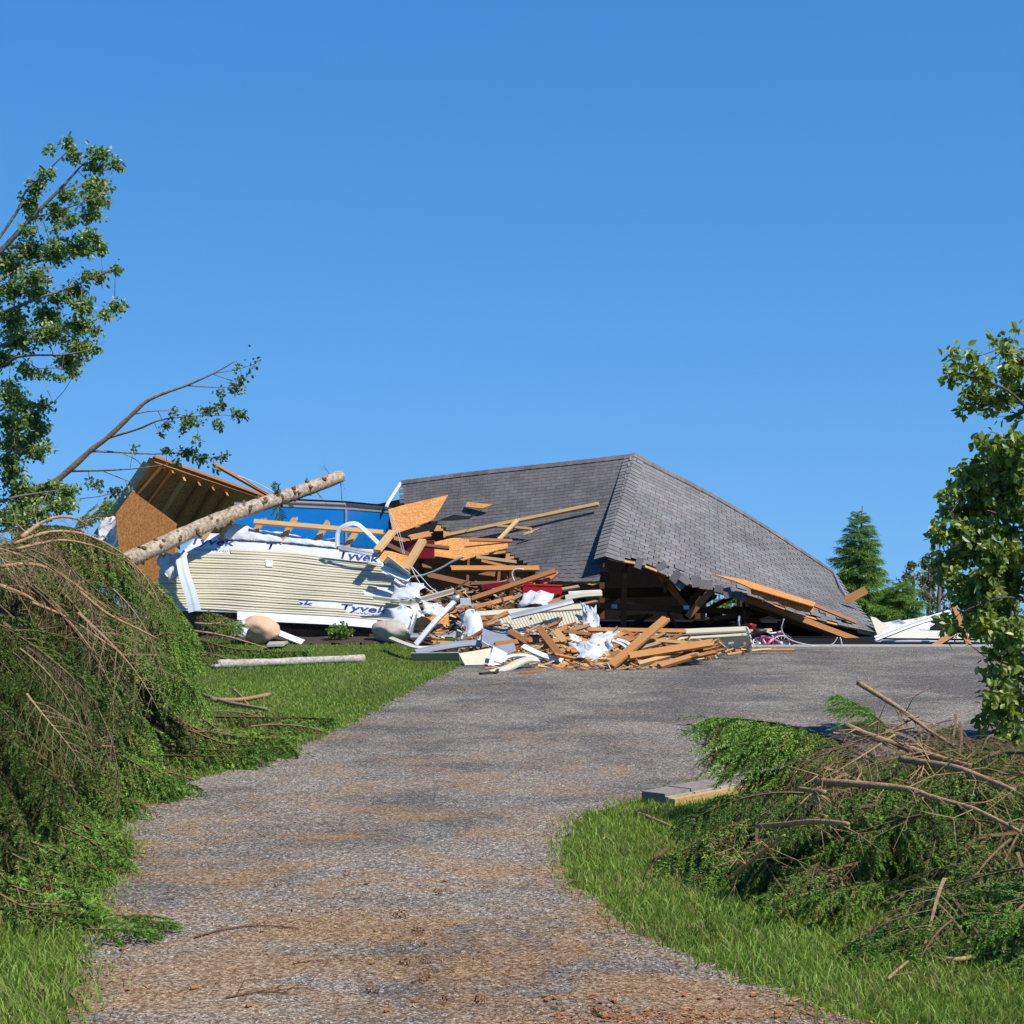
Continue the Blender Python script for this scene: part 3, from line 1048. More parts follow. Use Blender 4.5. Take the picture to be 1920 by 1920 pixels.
# ---- the brush heap on the right
bh = thing('brush_heap', 'heap of cut spruce boughs on the grass right of the drive', 'brush heap', (2.2, 10.2, 0))
r = random.Random(77)
for k in range(120):
    Y = r.uniform(8.0, 12.9)
    lo = np.interp(Y, [7.9, 8.4, 9.2, 10.3, 11.6, 12.9], [2.1, 1.8, 1.3, 1.0, 2.0, 2.8])
    hi = 0.285 * Y + 0.3
    X = lo + (hi - lo) * r.random() ** 0.9
    e = min(1, (X - lo) / 1.1)
    h = np.interp(Y, [7.9, 8.4, 9.2, 10.3, 11.6, 12.9], [0.15, 0.25, 0.42, 0.58, 0.55, 0.25]) * math.sin(0.35 + 1.2 * e)
    z = h * r.uniform(0.25, 1.0)
    ang = r.uniform(math.pi * 0.75, math.pi * 1.5)
    d = Vector((math.cos(ang), math.sin(ang), r.uniform(-0.35, 0.12)))
    s = r.uniform(0.45, 0.8)
    p = Vector((X, Y, z + 0.12)) - d * 0.5 * s
    if (p + d * 1.2 * s).z < 0.06:
        d.z = (0.06 - p.z) / (1.2 * s)
    put_bough(r.choice(BOUGH + BOUGH + BARE[1:2]), p, d, bh, s, r.uniform(-0.6, 0.6), r.uniform(0.75, 1.15))
for k in range(14):
    X, Y = r.uniform(1.7, 3.0), r.uniform(9.8, 11.8)
    ang = r.uniform(-0.6, 0.9) + (math.pi if k % 2 else 0)
    put_bough(BARE[(k % 2) * 2], (X, Y, r.uniform(0.5, 0.72)), (math.cos(ang), math.sin(ang), r.uniform(-0.25, 0.05)), bh, r.uniform(0.5, 0.8), r.uniform(-1, 1), 0.8, name='bare_bough')

for k, (q, Yd, fr) in enumerate([
    ([(1560, 1520), (1450, 1525), (1330, 1560), (1250, 1620)], 10.2, .45), ([(1600, 1560), (1480, 1580), (1370, 1620), (1290, 1660)], 9.9, .6),
    ([(1760, 1500), (1680, 1530), (1600, 1600), (1560, 1680)], 9.9, .6), ([(1920, 1560), (1830, 1570), (1740, 1640), (1690, 1720)], 9.3, .6),
    ([(1960, 1640), (1880, 1660), (1810, 1720), (1780, 1780)], 8.8, .7), ([(1930, 1470), (1840, 1480), (1760, 1530), (1700, 1600)], 10.4, .5),
    ([(1640, 1610), (1560, 1630), (1480, 1680), (1440, 1720)], 9.3, .35), ([(1620, 1470), (1560, 1490), (1480, 1520), (1420, 1550)], 10.6, .3)]):
    pts = [P(x, y, Yd) for x, y in q]
    for v_ in pts:
        v_.z = max(v_.z, 0.08)
    ln_ = sum((b_ - a_).length for a_, b_ in zip(pts, pts[1:]))
    kit = bough_mesh(800 + k, nl=int(ln_ * 30), needles=52, path=pts, lat=.8, hang=1.0, bare=.2, fresh=fr, blen=.11)
    o = place('bough', kit[0], ID, bh, (.65, .6, .5))
    n_ = place('needles', kit[1], ID, o)
    n_['kind'] = 'stuff'

for k, (x, y, Yd, ex, ey, s, tone) in enumerate([(1640, 1420, 11.9, 1430, 1300, 1.0, 1.35), (1650, 1440, 11.8, 1440, 1350, 0.95, 1.3), (1650, 1460, 11.9, 1470, 1400, 0.75, 1.0), (1640, 1430, 12.0, 1470, 1330, 0.85, 1.3), (1690, 1400, 12.0, 1640, 1330, 0.5, 1.3)]):
    a = P(x, y, Yd)
    b = P(ex, ey, Yd + 0.1)
    put_bough(BOUGH[(0, 4, 0, 3, 4)[k]], a, b - a, None, s * 0.85, 0.0, tone,
              ['bright green spruce bough arching up over the drive, topmost of the brush heap', 'bright green spruce bough below the topmost arching one', 'dark green spruce bough at the foot of the bright boughs by the kerb', 'short bright spruce bough between the two arching boughs', 'small green spruce tip upright beside the thin broken branch'][k], name='spruce_bough')

for k, (pts, r0, r1, lab, tw) in enumerate([
    ([(1608, 1280), (1684, 1327), (1745, 1372), (1791, 1400)], 0.017, 0.010, 'thin broken branch sticking up highest from the brush heap', 10),
    ([(1587, 1362), (1631, 1380), (1710, 1406), (1770, 1424), (1830, 1440)], 0.022, 0.017, 'thick tan branch below the highest one on the brush heap', 8),
    ([(1689, 1423), (1745, 1432), (1797, 1441), (1856, 1464), (1900, 1482)], 0.020, 0.012, 'tan branch on the right of the brush heap with a splintered fork', 10),
    ([(1532, 1466), (1602, 1470), (1698, 1479), (1751, 1496), (1826, 1517), (1914, 1560)], 0.021, 0.008, 'long pale branch crossing the middle of the brush heap', 14),
    ([(1497, 1479), (1547, 1486)], 0.014, 0.013, 'short cut branch stub beside the long pale branch', 1),
    ([(1418, 1549), (1470, 1545), (1529, 1540), (1590, 1545)], 0.013, 0.011, 'short pale peeled branch on the left of the brush heap', 2),
    ([(1380, 1639), (1418, 1607), (1471, 1566)], 0.013, 0.006, 'slanting peeled branch low on the left of the brush heap', 6),
]):
    Yb = (11.9, 11.2, 10.4, 9.9, 9.9, 9.45, 9.1)[k]
    stick([P(x, y, Yb - .24 * i) for i, (x, y) in enumerate(pts)], r0, r1, 'broken_branch', lab, twigs=tw + 6, seed=50 + k, color=(1.15, 1.1, 1.0))
for k, (pts, r0, r1, lab) in enumerate([
    ([(1593, 1796), (1640, 1788), (1690, 1785)], 0.006, 0.004, 'thin bent twig lying on the grass at lower right'),
    ([(1665, 1835), (1700, 1805), (1735, 1786)], 0.008, 0.005, 'twig slanting across the grass at lower right'),
    ([(1745, 1794), (1797, 1799), (1856, 1785)], 0.013, 0.009, 'pale broken branch lying on the grass at lower right'),
    ([(1191, 1522), (1235, 1540), (1283, 1560)], 0.012, 0.009, 'straight cut stick lying on the grass beside the kerb'),
    ([(1250, 1592), (1229, 1610), (1211, 1646)], 0.014, 0.010, 'dark crooked stick at the left edge of the brush heap'),
    ([(380, 1303), (430, 1318), (500, 1330)], 0.022, 0.018, 'forked cut branch lying on the lawn beside the spruce heap'),
    ([(395, 1312), (450, 1312), (506, 1302)], 0.024, 0.022, 'thicker cut branch with a fresh end crossing the forked branch'),
    ([(438, 1293), (452, 1305), (465, 1322)], 0.013, 0.010, 'short prong sticking up from the crossed branches on the lawn'),
    ([(360, 1215), (400, 1232), (470, 1232)], 0.016, 0.010, 'thin branch on the lawn behind the pale log'),
    ([(358, 1182), (420, 1192), (500, 1215)], 0.015, 0.009, 'thin branch slanting down in front of the tan boulder'),
    ([(365, 1168), (395, 1170), (420, 1168)], 0.014, 0.010, 'short branch against the siding beside the spruce heap'),
]):
    q = []
    for x, y in pts:
        g = G(x, y, 0.03) if y > 1225 else P(x, y, 24.6)
        q.append(g)
    stick(q, r0, r1, 'stick', lab, 'stick', twigs=5 if k not in (3, 6, 7) else 1, seed=80 + k, color=(0.45, 0.4, 0.38) if k == 4 else (1.1, 1.05, 1.0))
for k, (pts, lab) in enumerate([
    ([(365, 1757), (420, 1742), (490, 1735), (560, 1741)], 'long thin dark twig curving across the drive'),
    ([(425, 1870), (480, 1860), (540, 1862)], 'thin twig on the drive near the bottom edge'),
    ([(505, 1858), (540, 1852), (580, 1850)], 'pale straw stem beside the twig near the bottom edge'),
    ([(550, 1805), (580, 1800), (605, 1799)], 'short straight twig lying on the middle of the drive'),
]):
    stick([G(x, y, 0.014) for x, y in pts], 0.0045, 0.003, 'twig', lab, 'twig', twigs=3, seed=120 + k, color=(0.5, 0.42, 0.4) if k in (0, 1) else (1, 1, 1))


# spruce cones and leaf scraps on the drive
def cone_mesh():
    V, Fc = [], []
    n = 0
    for k in range(26):
        t = k / 26
        a = k * 2.4
        r_ = 0.014 * math.sin(math.pi * (0.12 + 0.85 * t)) + 0.002
        c = np.array([0.055 * t - 0.027, math.cos(a) * r_, math.sin(a) * r_])
        rad = np.array([0.25, math.cos(a), math.sin(a)])
        tan = np.array([0, -math.sin(a), math.cos(a)])
        V += [c - tan * 0.006, c + tan * 0.006, c + rad * 0.006 + np.array([0.007, 0, 0])]
        Fc.append((n, n + 1, n + 2))
        n += 3
    return np_mesh('spruce_cone', np.array(V), np.array(Fc), M['mulchcone'], None)


kk = NT('cone_scales', 0.8, 0.2)
kk.color((0.16, 0.065, 0.028))
M['mulchcone'] = kk.m
cm = cone_mesh()
core = MB().tube([(-0.028, 0, 0), (0, 0, 0), (0.028, 0, 0)], [0.005, 0.012, 0.003], 7)
for k, (x, y) in enumerate([(782, 1755), (650, 1645), (700, 1865), (167, 1842), (830, 1884), (752, 1724), (760, 1812), (800, 1810), (790, 1843), (1122, 1905), (900, 1885), (820, 1680)]):
    p = G(x, y)
    p.z = 0.022
    root = bpy.data.objects.new('spruce_cone', cm)
    link(root, None, Matrix.Translation(p) @ Matrix.Rotation(r.uniform(0, 6), 4, 'Z') @ Matrix.Scale(r.uniform(0.8, 1.3), 4))
    tag(root, 'small brown spruce cone lying on the drive', 'cone', 'spruce cones strewn on the drive')

# fresh wood chips along the bottom edge
cb = MB().prism([(-.02, -.008, 0), (.015, -.011, 0), (.024, .003, 0), (-.006, .011, 0)], (0, 0, 0.005))
cme = None
for k in range(46):
    x, y = (r.gauss(1230, 190), r.uniform(1868, 1918)) if k < 32 else (r.uniform(150, 900), r.uniform(1650, 1910))
    p = G(x, y)
    if not inpoly(p.x, p.y, DRIVE):
        continue
    p.z = 0.012
    m = Matrix.Translation(p) @ Matrix.Rotation(r.uniform(0, 6), 4, 'Z') @ Matrix.Rotation(r.uniform(-.3, .3), 4, 'X') @ Matrix.Scale(r.uniform(0.5, 1.15), 4)
    if cme is None:
        o = cb.build('wood_chip', M['lumber'], None, center=False)
        cme = o.data
        o.matrix_basis = m
    else:
        o = place('wood_chip', cme, m)
    o.color = (*[c * r.uniform(0.6, 1.0) for c in (0.50, 0.24, 0.10)], 1)
    tag(o, 'orange fresh wood chip lying on the drive', 'wood chip', 'wood chips on the near drive')

# ------------------------------------------------------------------ leafy trees
def leaf_arrays(cen, size, r, droop=0.3):
    n = len(cen)
    u = r.normal(size=(n, 3)) + np.array([0, 0, -droop])
    u /= np.linalg.norm(u, axis=1, keepdims=True)
    nn = r.normal(size=(n, 3)) * 0.8 + np.array([0.1, -0.35, 0.8])
    s = np.cross(nn, u)
    s /= np.linalg.norm(s, axis=1, keepdims=True)
    w = np.cross(u, s)
    L = size * r.uniform(0.7, 1.2, (n, 1))
    b = cen
    pts = [b, b + u * L * .25 + s * L * .26 + w * L * .09, b + u * L * .62 + s * L * .27 + w * L * .07, b + u * L - w * L * .05,
           b + u * L * .62 - s * L * .27 + w * L * .07, b + u * L * .25 - s * L * .26 + w * L * .09]
    V = np.stack(pts, 1)
    fs = np.array([(0, 1, 2, 3), (0, 3, 4, 5)])
    return V, (np.arange(n)[:, None, None] * 6 + fs[None]).reshape(-1, 4), u, s, w, L


def leafy(name, label, base, limbs, clumps, Yc, leaf, cover, seed, colors, parts=0, spread=0.5, barkcol=(1, 1, 1), cat='tree', mat='polbark', limbname='limb', droop=0.3, depthk=1.0):
    """limbs: list of (px points, r0, r1); clumps: (x,y,rx,ry[,density]) in photo pixels at depth Yc"""
    r = np.random.default_rng(seed)
    root = thing(name, label, cat, base)
    sc = Yc / F
    limb3 = []
    for i, (pts, r0, r1) in enumerate(limbs):
        dy = r.uniform(-spread, spread) if i else 0.0
        if i:
            r0, r1 = r0 * 0.55, r1 * 0.7
        q3 = [P(p[0], p[1], Yc + dy * min(1, j / 2)) if len(p) == 2 else Vector(p) for j, p in enumerate(pts)]
        stick(q3, r0, r1, 'trunk' if i == 0 else limbname, None, parent=root, mat=mat, n=9, seed=seed + i, color=barkcol)
        for a, b in zip(q3[:-1], q3[1:]):
            for t in (0, .25, .5, .75, 1):
                limb3.append(a.lerp(b, t))
    LA = np.array([tuple(v) for v in limb3])
    twigs, cen = [], []
    for c in clumps:
        x, y, rx, ry = c[:4]
        dn = c[4] if len(c) > 4 else 1.0
        cc = np.array(P(x, y, Yc + r.uniform(-spread, spread)))
        near = LA[np.argmin(((LA - cc) ** 2).sum(1) + 0.25 * np.maximum(0, LA[:, 0] * 0))]
        ax, az = rx * sc, ry * sc
        ay = max(ax, az) * depthk
        dist = np.linalg.norm(cc - near)
        mid = (near + cc) / 2 + np.array([0, 0, -0.08 * dist])
        twigs += [(near, mid, 0.003 + 0.004 * dist, 0.003 + 0.002 * dist), (mid, cc, 0.003 + 0.002 * dist, 0.002)]
        n = int(cover * dn * math.pi * ax * az / (leaf * leaf * 0.36)) + 3
        nt = max(3, n // 7)
        ends = r.normal(size=(nt, 3))
        ends /= np.linalg.norm(ends, axis=1, keepdims=True)
        ends *= (r.random((nt, 1)) ** 0.45)
        ends = cc + ends * np.array([ax, ay, az])
        for e in ends:
            twigs.append((cc, e, 0.002, 0.001))
        k = r.integers(0, nt, n)
        t = r.uniform(0.25, 1.05, (n, 1))
        cen.append(cc + (ends[k] - cc) * t + r.normal(0, leaf * 0.45, (n, 3)))
    cen = np.concatenate(cen)
    vw, fw = tri_tubes([(a, b, r0, r1) for a, b, r0, r1 in twigs])
    o = place('twigs', np_mesh('twigs', vw, fw, M[mat]), ID, root, barkcol)
    o['kind'] = 'stuff'
    V, Fc, u, s, w, L = leaf_arrays(cen, leaf, r, droop)
    n = len(cen)
    g = r.random((n, 1))
    col = np.array(colors[0]) * (1 - g) + np.array(colors[1]) * g
    if len(colors) > 2:
        q = r.random(n) < 0.16
        col[q] = colors[2]
    idx = np.arange(n)
    if parts:
        order = np.argsort(cen[:, 1] - 0.0 * cen[:, 0])
        vis = [i for i in order if proj(cen[i])[0] < 1925][:parts]
        keep = np.ones(n, bool)
        keep[vis] = False
        z = np.zeros((1, 3))
        lv = np.array([(0, 0, 0), (.25, .26, .09), (.62, .27, .07), (1, 0, -.05), (.62, -.27, .07), (.25, -.26, .09)])
        lme = np_mesh('leaf', lv, [(0, 1, 2, 3), (0, 3, 4, 5)], M['leaf'], np.ones((6, 3)))
        for i in vis:
            m = Matrix([(u[i][a] * L[i][0], s[i][a] * L[i][0], w[i][a] * L[i][0], cen[i][a]) for a in range(3)] + [(0, 0, 0, 1)])
            place('leaf', lme, m, root, tuple(col[i]))
        idx = idx[keep]
    V, col = V[idx], col[idx]
    Fc = (np.arange(len(idx))[:, None, None] * 6 + np.array([(0, 1, 2, 3), (0, 3, 4, 5)])[None]).reshape(-1, 4)
    o = place('crown', np_mesh('crown', V.reshape(-1, 3), Fc, M['leaf'], np.repeat(col, 6, 0)), ID, root)
    o['kind'] = 'stuff'
    return root


LP = [(130, 269, 18, 18), (138, 292, 22, 14), (91, 284, 15, 12, .5), (188, 290, 28, 20), (216, 308, 18, 14), (177, 315, 30, 13), (86, 326, 22, 11), (70, 349, 20, 18), (52, 378, 24, 20), (62, 400, 18, 20, .8), (182, 349, 40, 18), (177, 375, 36, 28), (172, 404, 24, 16), (125, 365, 22, 18), (109, 396, 32, 20), (130, 412, 22, 13), (52, 433, 22, 11), (104, 432, 10, 14, .6),
      (177, 443, 20, 18), (146, 464, 45, 24), (104, 474, 40, 28), (188, 466, 14, 18), (52, 469, 45, 30), (14, 495, 30, 32), (65, 521, 34, 25), (182, 519, 22, 13), (216, 503, 18, 9), (161, 516, 12, 8), (140, 547, 30, 22), (109, 558, 25, 15), (26, 547, 40, 30), (68, 552, 25, 20), (221, 576, 22, 15), (198, 589, 15, 12), (156, 578, 24, 25), (86, 591, 36, 26), (26, 599, 36, 32), (146, 612, 44, 20), (184, 622, 14, 10), (91, 625, 44, 26), (36, 638, 45, 32), (146, 651, 40, 20), (178, 655, 14, 9), (125, 677, 38, 18), (140, 701, 17, 8), (112, 706, 10, 8), (47, 693, 25, 15), (78, 701, 25, 8), (5, 672, 20, 20), (16, 722, 14, 12),
      (13, 739, 18, 18), (78, 760, 28, 11), (39, 765, 34, 16), (24, 796, 38, 30), (73, 807, 24, 25), (47, 838, 42, 22), (14, 861, 20, 14), (88, 840, 12, 12), (13, 900, 20, 15), (39, 921, 48, 22), (91, 914, 35, 13), (130, 924, 26, 16), (104, 947, 38, 15), (36, 958, 44, 22), (16, 978, 30, 20), (30, 745, 30, 25), (60, 790, 30, 25), (30, 830, 40, 28), (70, 850, 22, 16), (25, 880, 30, 20), (75, 930, 40, 20), (120, 940, 32, 16), (60, 965, 45, 18), (-40, 560, 50, 60), (-50, 700, 50, 60), (-40, 830, 45, 50), (-45, 450, 35, 35), (-60, 940, 40, 40)]
leafy('poplar_tree', 'tall windswept poplar with dark green leaves on the far left', (-7.6, 20.0, 0),
      [([(-7.6, 20, 0), (-7.35, 20, 1.6), (-6.7, 20, 3.2), P(-90, 560, 20), P(0, 472, 20), P(60, 408, 20), P(115, 352, 20), P(155, 308, 20)], 0.055, 0.008),
       ([(-60, 530), (30, 400), (48, 360), (90, 320), (130, 280)], 0.03, 0.008), ([(-100, 600), (0, 525), (60, 495), (120, 475), (180, 450)], 0.04, 0.008),
       ([(-130, 640), (0, 588), (70, 560), (130, 540), (215, 503)], 0.04, 0.007), ([(-140, 720), (0, 650), (60, 620), (150, 612), (215, 578)], 0.04, 0.007),
       ([(-150, 760), (0, 688), (40, 668), (120, 665), (170, 655)], 0.04, 0.007), ([(40, 668), (70, 690), (105, 690), (140, 702)], 0.012, 0.005),
       ([(-160, 860), (0, 800), (50, 780), (100, 755)], 0.035, 0.006), ([(-170, 900), (0, 860), (60, 830)], 0.03, 0.006), ([(-180, 1000), (0, 940), (70, 925), (150, 915)], 0.04, 0.006), ([(60, 408), (95, 400), (140, 385), (185, 370)], 0.014, 0.005)],
      [(a[0], a[1], a[2] * 1.12, a[3] * 1.12, *a[4:]) for a in LP], 20.0, 0.052, 3.7, 1, [(0.080, 0.150, 0.032), (0.20, 0.31, 0.07), (0.38, 0.42, 0.20)], spread=0.8)

leafy('broken_poplar', 'thin leaning poplar with few leaves, snapped over the broken roof section', (-6.6, 24.0, 0),
      [([(-6.6, 24, 0), (-6.3, 24, 1.2), P(60, 935, 24), P(104, 903, 24), P(135, 877, 24), P(172, 843, 24), P(206, 817, 24), P(250, 775, 24), P(276, 752, 24), P(312, 736, 24), P(349, 723, 24), P(401, 700, 24), P(443, 676, 24)], 0.055, 0.006),
       ([(206, 820), (260, 804), (299, 788), (352, 781), (420, 778)], 0.03, 0.007), ([(250, 777), (285, 771), (330, 770)], 0.014, 0.006), ([(174, 846), (221, 848), (286, 851), (350, 850), (415, 862)], 0.028, 0.006), ([(135, 883), (195, 882), (260, 878), (330, 868)], 0.028, 0.006),
       ([(349, 723), (400, 726), (440, 726)], 0.014, 0.006), ([(401, 702), (430, 712), (455, 716)], 0.010, 0.005), ([(195, 884), (235, 900), (250, 905)], 0.012, 0.006), ([(401, 700), (440, 694), (479, 682)], 0.008, 0.004), ([(150, 935), (190, 930), (230, 920)], 0.012, 0.005), ([(225, 848), (255, 862), (270, 878)], 0.010, 0.005)],
      [(448, 687, 14, 8, .35), (479, 682, 6, 10, .8), (470, 700, 8, 6, .5), (456, 712, 15, 11, .8), (443, 728, 20, 11), (414, 736, 9, 7), (417, 760, 15, 9), (390, 770, 25, 11), (448, 776, 24, 11), (359, 789, 30, 13), (406, 794, 20, 8), (325, 775, 10, 7), (312, 796, 16, 9), (299, 812, 10, 5), (345, 806, 10, 10), (372, 822, 9, 8), (312, 846, 15, 9), (352, 848, 30, 13), (378, 861, 22, 12), (417, 859, 13, 10), (404, 880, 8, 8), (250, 840, 12, 9, .5), (182, 911, 15, 9), (216, 921, 26, 11, .8), (198, 947, 12, 9), (170, 905, 8, 8, .7), (240, 915, 8, 7, .7), (330, 868, 10, 8)],
      24.0, 0.056, 2.8, 2, [(0.065, 0.12, 0.042), (0.145, 0.215, 0.08), (0.30, 0.33, 0.19)], spread=0.3, barkcol=(1.15, 1.0, 0.85))

RT = [(1779, 669, 9, 6), (1801, 667, 13, 8), (1828, 671, 15, 9), (1790, 699, 14, 11), (1787, 718, 10, 8), (1822, 694, 18, 12), (1855, 696, 20, 14), (1822, 732, 18, 14), (1847, 732, 22, 18), (1822, 756, 16, 11), (1860, 753, 18, 14), (1887, 748, 22, 18), (1812, 767, 9, 7), (1866, 783, 8, 9), (1901, 780, 12, 9), (1909, 734, 20, 22), (1901, 702, 22, 20), (1882, 642, 18, 12), (1896, 664, 15, 12), (1866, 640, 8, 7), (1912, 618, 8, 7), (1915, 680, 15, 20),
      (1847, 832, 20, 8), (1874, 837, 24, 13), (1909, 830, 26, 20), (1839, 875, 20, 16), (1871, 872, 26, 20), (1904, 872, 28, 24), (1801, 886, 11, 7), (1822, 897, 20, 13), (1798, 916, 20, 13), (1774, 929, 12, 11), (1833, 921, 28, 20), (1871, 910, 28, 22), (1908, 915, 26, 24), (1787, 959, 18, 15), (1822, 959, 26, 22), (1860, 954, 28, 24), (1904, 958, 28, 24), (1760, 992, 11, 10), (1779, 1002, 17, 14), (1763, 1013, 8, 8), (1806, 997, 22, 18), (1847, 997, 28, 24), (1888, 999, 30, 24), (1766, 1054, 17, 13), (1787, 1046, 20, 15), (1822, 1040, 26, 22), (1866, 1040, 28, 24), (1908, 1042, 26, 24),
      (1780, 1078, 17, 15), (1812, 1097, 24, 20), (1853, 1090, 28, 22), (1895, 1092, 28, 24), (1812, 1128, 20, 15), (1843, 1142, 24, 20), (1885, 1142, 30, 22), (1780, 1166, 11, 11), (1791, 1184, 9, 14), (1832, 1168, 16, 10), (1895, 1180, 26, 18), (1885, 1200, 22, 16), (1870, 1226, 12, 9), (1899, 1224, 24, 16), (1862, 1234, 7, 6), (1874, 1262, 20, 15), (1905, 1255, 20, 18), (1864, 1278, 14, 11), (1893, 1284, 24, 17), (1857, 1305, 13, 9), (1885, 1312, 24, 16), (1910, 1318, 18, 18), (1890, 1345, 24, 18), (1868, 1336, 14, 10), (1905, 1372, 16, 14), (1880, 1390, 26, 14), (1850, 1352, 16, 10), (1905, 1400, 20, 16), (1840, 1110, 30, 25), (1870, 1070, 30, 25), (1850, 1180, 22, 16), (1830, 1020, 26, 22), (1965, 690, 35, 50), (1965, 900, 45, 80), (1970, 1060, 50, 90), (1960, 1220, 40, 80), (2010, 700, 45, 50, .6), (2050, 850, 55, 60, .6), (2070, 1000, 60, 70, .6), (2050, 1150, 50, 70, .6), (2030, 1270, 40, 50, .6)]
leafy('apple_tree', 'leafy tree with broad glossy leaves at the right edge beside the drive', (4.75, 16.0, 0),
      [([(4.75, 16, 0), (4.7, 16, 0.7), (4.55, 16, 1.5), (4.45, 15.95, 2.4), (4.3, 15.9, 3.3)], 0.11, 0.04),
       ([(2010, 900), (1950, 800), (1900, 740), (1850, 715), (1800, 700)], 0.035, 0.008), ([(2010, 950), (1940, 900), (1880, 880), (1820, 895)], 0.03, 0.008), ([(2020, 1050), (1930, 990), (1860, 960), (1790, 945)], 0.035, 0.008), ([(2020, 1120), (1940, 1070), (1870, 1040), (1780, 1040)], 0.035, 0.008), ([(2020, 1200), (1950, 1140), (1880, 1120), (1800, 1150)], 0.03, 0.008), ([(2030, 1260), (1960, 1240), (1900, 1250), (1870, 1300)], 0.03, 0.008), ([(2000, 800), (1940, 700), (1890, 650)], 0.03, 0.008), ([(2025, 1300), (1970, 1310), (1920, 1340), (1890, 1350)], 0.025, 0.008)],
      [(a[0] - 3, a[1], a[2] * (1.0 if a[1] < 800 else 1.25), a[3] * (1.0 if a[1] < 800 else 1.2), *a[4:]) for a in RT], 16.0, 0.080, 6.6, 3, [(0.085, 0.155, 0.025), (0.240, 0.320, 0.055), (0.48, 0.48, 0.16)], parts=300, spread=0.45, barkcol=(0.6, 0.55, 0.5))

# upright bare suckers of that tree against the sky would be its twigs; trees beyond the ruin
def conifer(name, label, px, top, Y, h, wid, seed, tone=1.0, nb=70):
    r = random.Random(seed)
    tp = P(px, top, Y)
    z0 = tp.z - h
    root = thing(name, label, 'tree', (tp.x, Y, z0))
    MB().tube([(tp.x, Y, z0), (tp.x, Y, z0 + h * .6), (tp.x + 0.05, Y, tp.z)], [0.09, 0.05, 0.008], 8).build('trunk', M['bark'], root, True, color=(.4, .35, .3))
    for k in range(nb):
        t = (k + r.random()) / nb
        z = z0 + h * (0.08 + 0.88 * t)
        ln = (wid * (1 - t) ** 0.75 + 0.14) * r.uniform(.7, 1.2)
        a = k * 2.399 + r.uniform(-.4, .4)
        d = Vector((math.cos(a), math.sin(a), r.uniform(-0.35, 0.45) + 0.3 * t))
        put_bough(r.choice(FARB), (tp.x, Y, z), d, root, ln / 1.15, r.uniform(-.4, .4), tone * r.uniform(0.8, 1.15))
    return root


conifer('spruce_tree', 'pointed green spruce standing behind the collapsed roof at right', 1612, 948, 38.0, 3.4, 0.80, 5, 1.3, 210)
conifer('spruce_tree', 'low bushy spruce in front of the pointed spruce beside the roof', 1690, 1085, 36.5, 1.7, 0.8, 6, 1.4, 120)
conifer('spruce_tree', 'small spruce top seen between the leaning poplar and the broken roof', 150, 1000, 26.0, 1.9, 0.5, 8, 1.1, 34)

for k, (x, y, Y, w, h, lab) in enumerate([
    (1712, 1100, 70, 40, 55, 'grey green tree with an airy top beyond the low spruce'), (1760, 1105, 76, 45, 60, 'pale hazy tree farther right beyond the low spruce'),
    (1742, 1070, 92, 20, 40, 'tall thin tree top showing above the far trees at right'), (1835, 1120, 72, 50, 60, 'far tree half hidden by the leafy tree at right'),
    (1660, 1140, 80, 30, 40, 'far tree low behind the two spruces'), (1905, 1110, 78, 45, 60, 'far tree at the right edge behind the leafy tree')]):
    rr = random.Random(k + 60)
    cl = [(x + rr.uniform(-w, w) * (0.4 + 0.6 * q / 9), y + h * (q / 9 * 1.9 - 0.7) + rr.uniform(-6, 6), rr.uniform(8, 15), rr.uniform(6, 11)) for q in range(10) for _ in range(2)]
    b = P(x, y + h * 1.2, Y)
    zb = float(zg(b.x, Y))
    leafy('far_tree', lab, (b.x, Y, zb), [([(b.x, Y, zb), P(x, y + h * 0.5, Y), P(x + 2, y - h * .4, Y)], 0.16, 0.04), ([(x, y + h * .5), (x - w * .6, y)], 0.07, 0.03), ([(x, y + h * .4), (x + w * .6, y - 5)], 0.07, 0.03)],
          cl, Y, 0.16, 2.2, 300 + k, [(0.085, 0.115, 0.065), (0.15, 0.18, 0.10), (0.22, 0.24, 0.16)], spread=1.0)

leafy('bush', 'green bush seen through the gap under the collapsed roof', (4.05, 37.5, float(zg(4.05, 37.5))), [([(4.05, 37.5, float(zg(4.05, 37.5))), (4.05, 37.5, 0.4)], .04, .01)],
      [(1350, 1140, 22, 14), (1380, 1145, 20, 14), (1340, 1165, 20, 14), (1365, 1170, 24, 16), (1390, 1175, 18, 14), (1350, 1190, 28, 14), (1410, 1150, 16, 14), (1370, 1120, 16, 12)], 37.5, .09, 5.0, 41, [(.09, .15, .03), (.2, .29, .05)], spread=.3, cat='bush')

# distant wood: one mass of foliage closing the horizon below the hill
def wood():
    r = np.random.default_rng(9)
    n = 60000
    X = r.uniform(-90, 120, n)
    Y = r.uniform(125, 175, n)
    top = 2.2 + 0.7 * np.sin(X * 0.13) + 0.6 * np.sin(X * 0.37 + 1) + 0.5 * np.sin(X * 0.91)
    Z = zg(X, Y) + (top + 0.8) * r.random(n) ** 0.7 - 0.5
    V, Fc, *_ = leaf_arrays(np.column_stack([X, Y, Z]), 0.28, r, 0.2)
    g = r.random((n, 1))
    col = np.array((0.08, 0.11, 0.06)) * (1 - g) + np.array((0.16, 0.19, 0.105)) * g
    tag(place('distant_wood', np_mesh('distant_wood', V.reshape(-1, 3), Fc, M['leaf'], np.repeat(col, 6, 0)), ID), 'far-off wood along the horizon behind the house', 'wood', kind='stuff')


wood()

